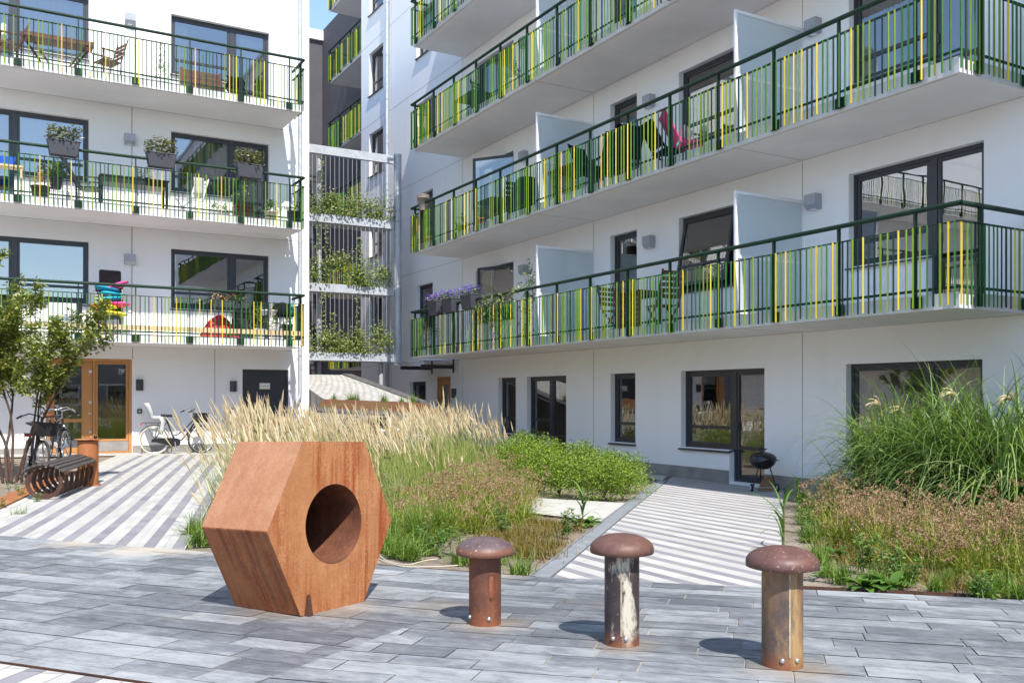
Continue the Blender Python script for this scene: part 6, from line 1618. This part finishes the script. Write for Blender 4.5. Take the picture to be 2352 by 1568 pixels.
for k in range(4): mb.box((-.5, .25, .44 + k * .1), (.5, .27, .52 + k * .1))
mb.build("backrest", M['teak'], b)
for sx in (-.46, .46):
    for sy in (-.18, .22):
        mb = MB(); mb.box((sx - .025, sy - .025, 0), (sx + .025, sy + .025, .36 if sy < 0 else .84)); mb.build("leg", M['teak'], b)
b = thing("blanket", "black blanket hanging over the bench end on the highest left balcony", "blanket", (lx(537), 22.75, f3)); mb = MB(); mb.smooth = True
mb.grid([[(-.22 + .44 * i / 10 + .03 * sin(j * 1.3), -.06 * sin(i * 1.1 + j) - .25 * (j / 8) ** 2, .62 - .6 * j / 8) for i in range(11)] for j in range(9)]); b2 = mb.build("cloth", M['blackf'], b); m_ = b2.modifiers.new("thick", 'SOLIDIFY'); m_.thickness = .02
potted("tall pale olive plant between the windows on the highest left balcony", (lx(372), 22.95, f3), .16, .28, 'white', 1.0, .27, 420, .05, 'olive')
# ---- left block, second storey
f2 = TOPL[1]
zr2 = f2 + 1.08
for px, lab in ((146, "charcoal rail planter with dark coleus plants, leftmost on the second left balcony"), (370, "charcoal rail planter with green edged coleus, middle of three on the second left balcony"), (573, "charcoal rail planter with bright coleus, rightmost of three on the second left balcony")):
    planter_box(lab, (lx(px, 22.0), 22.0, zr2 + .02), fr_.uniform(-.05, .05), .66, 'coleus', 420, .36, None, "planters riding on the green handrail", .20, .13)
table("black box shaped table on the second left balcony", (lx(305), 22.8, f2), 0, 1.5, .62, .74, 'black', False)
chair("black reclining garden chair left of the black table on the second left balcony", (lx(205), 22.75, f2), radians(70), 'black', False, .28, .42, None, .5, False, .68)
chair("white metal folding chair right of the black table on the second left balcony", (lx(430), 22.75, f2), radians(-60), 'white', True, .2, .42, None, .42, True, .5)
c = thing("towel", "grey patterned towel over the white folding chair on the second left balcony", "towel", (lx(455), 22.7, f2 + .55)); mb = MB(); mb.smooth = True; mb.grid([[(-.12 + .24 * i / 6, .10 * j / 6 + .01 * sin(i), .42 * j / 6) for i in range(7)] for j in range(7)]); o = mb.build("cloth", M['greycurtain'], c); m_ = o.modifiers.new("thick", 'SOLIDIFY'); m_.thickness = .02
for px, zz, lab, kw in ((320, .74, "small plant in a dark pot on the left of the black table", dict(pr=.06, ph=.10, pm='black', H=.18, R=.10, n=50, L=.05)), (338, .74, "bushy little plant in a dark pot on the right of the black table", dict(pr=.06, ph=.10, pm='black', H=.25, R=.12, n=70, L=.05)),
                         (92, 0, "dark pot with drying orange foliage left of the white wire rack", dict(pr=.2, ph=.34, pm='black', H=.32, R=.25, n=140, L=.06, lm='drystem')), (128, .35, "dark green bushy plant behind the white wire rack", dict(pr=.14, ph=.25, pm='charcoal', H=.42, R=.3, n=220, L=.075)),
                         (490, 0, "low fern like plant in a white pot on the second left balcony", dict(pr=.12, ph=.18, pm='white', H=.2, R=.2, n=100, L=.06)), (512, 0, "grassy plant in a grey pot right of the fern on the second left balcony", dict(pr=.12, ph=.18, pm='alu', H=.2, R=.2, n=100, L=.06)),
                         (618, 0, "leafy plant in a pale wicker basket on the second left balcony", dict(pr=.17, ph=.30, pm='wicker', H=.30, R=.25, n=170, L=.07)), (672, 0, "large black plastic pot with a small plant at the balcony corner", dict(pr=.2, ph=.36, pm='black', H=.22, R=.2, n=70, L=.06))):
    potted(lab, (lx(px), 22.85 if zz else 22.7, f2 + zz), **kw)
t = thing("trellis_planter", "brown slatted wooden planter with a tall climbing plant on the second left balcony", "planter", (lx(557), 22.85, f2)); mb = MB()
for k in range(5): mb.box((-.22, -.2, .02 + k * .08), (.22, .2, .085 + k * .08))
mb.build("box", M['teak'], t); mb = MB()
for k in range(220):
    mb.rnd = fr_.random(); mb.leaf((fr_.gauss(0, .12), fr_.gauss(0, .08), fr_.uniform(.4, 1.5)), rdir(fr_, -40, 40), rdir(fr_, 0, 90), .075, .055)
mb.build("leaves", M['foliage'], t)
t = thing("wire_rack", "white wire rack standing by the wall on the second left balcony", "rack", (lx(148), 23.1, f2)); mb = MB()
for k in range(11): mb.beam((-.42 + k * .084, 0, 0), (-.42 + k * .084, 0, .52), .012)
for k in range(7): mb.beam((-.42, .008, .02 + k * .083), (.42, .008, .02 + k * .083), .012)
mb.build("mesh", M['white'], t)
t = thing("lantern", "white wooden lantern at the corner of the second left balcony", "lantern", (lx(660), 23.0, f2)); mb = MB()
for sx in (-.12, .12):
    for sy in (-.12, .12): mb.box((sx - .02, sy - .02, 0), (sx + .02, sy + .02, .52))
mb.box((-.16, -.16, 0), (.16, .16, .04)); mb.box((-.16, -.16, .5), (.16, .16, .54)); mb.hexa([(-.14, -.14, .54), (.14, -.14, .54), (.14, .14, .54), (-.14, .14, .54), (-.05, -.05, .66), (.05, -.05, .66), (.05, .05, .66), (-.05, .05, .66)]); mb.build("frame", M['white'], t)
t = thing("crate", "blue plastic crate on a pale shelf at the far left of the second balcony", "crate", (lx(8), 22.7, f2 + .72)); mb = MB(); mb.hexa([(-.2, -.14, 0), (.2, -.14, 0), (.2, .14, 0), (-.2, .14, 0), (-.23, -.16, .17), (.23, -.16, .17), (.23, .16, .17), (-.23, .16, .17)]); mb.build("tub", M['bluep'], t)
t = thing("shelf", "pale wooden shelf carrying a blue crate at the far left of the second balcony", "shelf", (lx(5), 22.7, f2)); mb = MB(); mb.box((-.4, -.17, .68), (.4, .17, .72)); mb.build("board", M['deck'], t)
for s in (-.36, .36): mb = MB(); mb.box((s - .02, -.15, 0), (s + .02, .15, .68)); mb.build("leg", M['deck'], t)
# ---- left block, first storey
f1 = TOPL[0]
t = thing("deck_edging", "pale timber board edging along the floor of the first left balcony", "board"); mb = MB(); mb.box((-4, 22.16, f1 + .10), (lx(700, 22.1) - .06, 22.20, f1 + .21)); mb.build("board", M['deck'], t)
cx0 = lx(247)
chair("black folding recliner heaped with bright cushions on the first left balcony", (cx0, 22.85, f1), radians(-10), 'black', False, .22, .42, None, .55, True, .78)
t = thing("cushion", "black recliner cushion leaning highest above the heap on the first left balcony", "cushion", (cx0 + .06, 22.95, f1 + 1.30), .15); mb = MB(); mb.box((-.24, -.05, -.32), (.24, .05, .22)); bevel(mb.build("cover", M['blackf'], t), .04, 3)
for k, (m, dx, dz, rx, lab) in enumerate((('yellowf', .12, .50, .1, "yellow cushion at the bottom of the heap on the recliner"), ('orangef', -.28, .58, .9, "orange cushion hanging off the left side of the heap"), ('yellowf', -.06, .66, .1, "yellow cushion squeezed under the pink one, left of the heap's middle"), ('pink', .20, .72, .0, "pink cushion lying below the two turquoise cushions"), ('cyan', .03, .84, -.12, "turquoise cushion, lower of two in the heap"),
                                                     ('cyan', .06, .95, .05, "turquoise cushion, upper of two in the heap"), ('teal', -.02, 1.06, .15, "dark blue cushion near the top of the heap"), ('pink', .18, 1.14, -.4, "pink cushion draped on top of the heap"))):
    t = thing("cushion", lab, "cushion", (cx0 + dx, 22.78, f1 + dz)); t.rotation_euler = (0, rx, fr_.uniform(-.2, .2)); mb = MB(); w = .27 if k != 1 else .16
    mb.smooth = True; rows = []
    for i in range(9):
        a = -1 + 2 * i / 8; rows.append([(w * cos(0) * (2 * (j / 12) - 1), a * .2, (0.065 * (1 - abs(a) ** 3) * (1 - abs(2 * j / 12 - 1) ** 3)) + .004) for j in range(13)])
    mb.grid(rows); mb.grid([[(x, y, -z) for x, y, z in r] for r in rows]); mb.build("cover", M[m], t, weld=True)
t = thing("blanket", "red blanket with a white stripe draped in a mound on the first left balcony", "blanket", (lx(502), 22.6, f1)); mb = MB(); mb.smooth = True; rows = []
for i in range(15):
    for_row = []
    for j in range(31):
        a = 2 * pi * j / 30; rr = .46 * (i / 14) ** .8 * (1 + .10 * sin(5 * a + 1) + .06 * sin(9 * a)); for_row.append((rr * cos(a) - .05, rr * sin(a) * .6, .52 * (1 - (i / 14) ** 1.5) * (1 + .08 * sin(4 * a + i * .4)) + .01))
    rows.append(for_row)
mb.grid(rows); mb.build("cloth", M['red'], t); mb = MB(); mb.grid([[(p[0] * 1.012, p[1] * 1.012, p[2] + .006) for p in r[16:26]] for r in rows[11:13]]); mb.build("stripe", M['white'], t)
t = thing("storage_box", "white storage box with a black side at the left of the first balcony", "box", (lx(150), 22.8, f1)); mb = MB(); mb.box((-.35, -.2, 0.25), (.22, .2, .68)); mb.build("body", M['white'], t); mb = MB(); mb.box((.221, -.2, .22), (.32, .2, .72)); mb.build("side", M['black'], t)
table("dark plant table at the right of the first left balcony", (lx(553), 22.75, f1), 0, .5, .4, .66, 'black', False)
for px, lab, lm in ((512, "blue grey hanging planter with dry flowers inside the first left balcony rail, left one", 'drystem'), (552, "blue grey hanging planter beside it inside the first left balcony rail, right one", 'foliage')):
    planter_box(lab, (lx(px, 22.2), 22.22, f1 + .74), 0, .46, lm, 60, .16, None, None, .1, .08)
t = thing("covered_grill", "barbecue grill under a black cover at the right end of the first left balcony", "grill", (lx(648), 22.85, f1)); mb = MB(); mb.lathe([(.28, .62), (.30, .66), (.29, .80), (.2, .93), (.0005, .98)], 20); mb.build("cover", M['blackf'], t)
for s in ((-.2, -.15), (.2, -.15), (0, .2)): mb = MB(); mb.tube([(s[0], s[1], 0), (s[0] * .8, s[1] * .8, .64)], .014, 6); mb.build("leg", M['alu'], t)
for px, zz, lab, kw in ((597, 0, "white bucket with a dark leafy plant on the first left balcony, left one", dict(pr=.15, ph=.27, pm='white', H=.55, R=.2, n=170, L=.08)), (633, 0, "white bucket with a round bushy plant on the first left balcony, right one", dict(pr=.16, ph=.27, pm='white', H=.35, R=.22, n=190, L=.06)), (660, 0, "tall dark bucket with a plant in front of the covered grill", dict(pr=.14, ph=.4, pm='black', H=.15, R=.15, n=60, L=.06)),
                         (604, .58, "small white hanging pot with herbs inside the rail, left one", dict(pr=.07, ph=.13, pm='white', H=.16, R=.1, n=50, L=.05)), (626, .58, "small white hanging pot with herbs inside the rail, right one", dict(pr=.07, ph=.13, pm='white', H=.16, R=.1, n=50, L=.05))):
    potted(lab, (lx(px, 22.4 if zz else 22.65), 22.25 if zz else 22.65, f1 + zz), **kw)
t = thing("water_bottle", "clear blue water bottle hanging at the corner of the first left balcony", "bottle", (lx(668, 22.3), 22.3, f1 + .62)); mb = MB(); mb.lathe([(.0005, 0), (.05, 0), (.05, .2), (.02, .26), (.02, .29), (.0005, .29)], 14); mb.build("body", M['cyan'], t)
# ---- right block, first storey
g1, g2_, g3 = TOPR[0], TOPR[1], TOPR[2]
for px, lab in ((1002, "charcoal rail planter with violet and red flowers, leftmost of three on the right block"), (1036, "charcoal rail planter full of violet flowers, middle of three on the right block"), (1080, "charcoal rail planter with pale violet flowers, rightmost of three on the right block")):
    y = ry(px, 10.28); p_ = planter_box(lab, (10.27, y, g1 + 1.08), pi / 2, .62, 'foliage', 120, .18, 'violet', "flower planters on the right block's handrail", .22, .13)
    if px == 1002:
        mb = MB()
        for k in range(50): mb.rnd = fr_.random(); mb.leaf((.22 + fr_.gauss(0, .12), fr_.gauss(-.1, .1), fr_.uniform(.0, .35)), rdir(fr_, 0, 90), rdir(fr_, -20, 90), .045, .045)
        mb.build("red_flowers", M['redpetal'], p_)
def vine(lab, pts, loc, n=60, mat='climber', L=.075, sp=.09):
    t = thing("climbing_plant", lab, "climbing plant", loc); mb, sm = MB(), MB(); P = [Vector(p) for p in pts]; sm.tube(P, .006, 5)
    for i in range(len(P) - 1):
        for k in range(n):
            q = P[i].lerp(P[i + 1], fr_.random()) + Vector((fr_.gauss(0, sp), fr_.gauss(0, sp * 1.3), fr_.gauss(0, sp))); mb.rnd = fr_.random(); mb.leaf(q, rdir(fr_, -60, 40), Vector((-1, 0, .5)) + rdir(fr_, -30, 60) * .7, L * fr_.uniform(.7, 1.2), L * .65)
    mb.build("leaves", M[mat], t); sm.build("stem", M['stem'], t); return t
vine("yellow green climbing plant spilling over the right block's first handrail", [(0, ry(1120) - 18, -.1), (0, -.2, .1)] if False else [(-.15, .9, .75), (-.15, .5, .95), (-.14, .0, 1.0), (-.14, -.6, .92), (-.15, -1.2, 1.08), (-.1, -1.7, 1.25)], (10.42, ry(1140, 10.4), g1), 45)
vine("tall climbing plant reaching past the handrail beside the frosted screen", [(0, 0, 0), (0, .05, .6), (0, -.05, 1.1), (.05, -.1, 1.7)], (10.6, ry(1213, 10.6), g1), 60, L=.09)
vine("dark climbing plant hanging inside the slats below the spilling climber", [(0, .3, .9), (0, .1, .5), (0, -.1, .15)], (10.38, ry(1142, 10.4), g1), 60, 'foliage')
vine("leafy plants behind the slats at the left end of the first right balcony", [(0, .5, .2), (0, .0, .55), (0, -.6, .45)], (10.55, ry(985, 10.5), g1), 40, 'foliage')
table("brown folding balcony table behind the slats on the right block's first balcony", (11.0, ry(1470, 11.0), g1), radians(90), .75, .6, .74, 'teak', True)
t = thing("folded_table", "brown slatted table top leaning upright beside the wooden chairs on the right block", "table", (10.85, ry(1452, 10.9), g1)); mb = MB()
for k in range(7): mb.box((-.012, -.35, .06 + k * .095), (.012, .35, .14 + k * .095))
mb.build("slats", M['teak'], t)
chair("brown wooden folding chair left of the table on the right block's first balcony", (11.0, ry(1420, 11.0), g1), radians(10), 'teak', True, .15, .44, None, .44, True)
chair("brown wooden folding chair leaning right of the table on the right block's first balcony", (11.1, ry(1520, 11.1), g1), radians(170), 'teak', True, .2, .44, None, .44, True, .6)
# ---- right block, second storey
t = thing("flower_pot", "stack of taupe plastic pots hooked on the handrail end of the right block", "pots", (10.30, ry(972, 10.3), g2_ + 1.0)); mb = MB()
for k in range(3): mb.lathe([(.10 , -.12 + k * .035), (.155, .20 + k * .035), (.17, .20 + k * .035), (.17, .23 + k * .035), (.15, .23 + k * .035)], 22)
mb.build("pots", M['taupe'], t)
table("dark table behind the slats on the right block's second balcony", (11.0, ry(1310, 11.0), g2_), radians(90), 1.2, .7, .74, 'teak', True)
chair("dark chair left of the table on the right block's second balcony", (11.0, ry(1275, 11.0), g2_), radians(15), 'teak', True, .15)
for k, px in enumerate((1365, 1390, 1425)): chair("black cushioned balcony chair, %s of three behind the slats of the right block" % ("first", "second", "third")[k], (11.0 + .1 * (k % 2), ry(px, 11.0), g2_), radians(170 if k else 20), 'blackf', False, .2, .46, None, .56, False, .62)
chair("black folding recliner left of the pink one on the right block's second balcony", (10.95, ry(1545, 11.0), g2_), radians(75), 'blackf', False, .3, .34, None, .5, True, .46)
chair("pink folding recliner on the right block's second balcony", (10.95, ry(1592, 11.0), g2_), radians(60), 'pink', False, .30, .34, None, .56, True, .50)
t = thing("cushion", "small white and pink striped cushion on the pink recliner", "cushion", (10.85, ry(1580, 10.9), g2_ + .5)); t.rotation_euler = (.3, .2, .4); mb = MB(); mb.box((-.16, -.05, -.13), (.16, .05, .13)); bevel(mb.build("cover", M['cream'], t), .04, 3)
t = thing("covered_furniture", "furniture under a dark green cover behind the slats near the upper frosted screen", "cover", (10.95, ry(1214, 11.0), g2_)); mb = MB(); mb.lathe([(.36, 0), (.38, .3), (.34, .75), (.2, .92), (.0005, .96)], 18); mb.build("cover", M['blackf'], t)
for px, lab, pmn, lm in ((985, "terracotta pot with yellow flowers at the left end of the second right balcony", 'terracotta', 'foliage'), (1105, "terracotta pot with a green plant on the second right balcony", 'terracotta', 'foliage'), (1060, "black pot with a small shrub on the second right balcony", 'black', 'foliage')): potted(lab, (10.6, ry(px, 10.6), g2_), .13, .22, pmn, .3, .18, 110, .06, lm)
table("green metal folding table on the right block's second balcony", (11.0, ry(1130, 11.0), g2_), radians(90), 1.0, .6, .72, 'dgreen', True)
chair("green metal folding chair on the right block's second balcony, right of the green table", (11.0, ry(1170, 11.0), g2_), radians(170), 'dgreen', True, .15, .44, None, .44, True)
# ---- right block, third storey
table("green metal table on the right block's third balcony", (11.0, ry(1085, 11.0), g3), radians(90), 1.1, .6, .74, 'dgreen', True)
chair("green metal chair on the right block's third balcony", (11.0, ry(1120, 11.0), g3), radians(20), 'dgreen', True, .15, .44, None, .44, True)
potted("green plant in a white pot on the right block's third balcony", (10.6, ry(1180, 10.6), g3), .14, .26, 'white', .5, .25, 160, .07)
potted("yellow flowering plant at the handrail of the stepped back wing", (12.2, 32.4, LEVR[3] + .2 + .65), .14, .2, 'black', .35, .25, 120, .09)
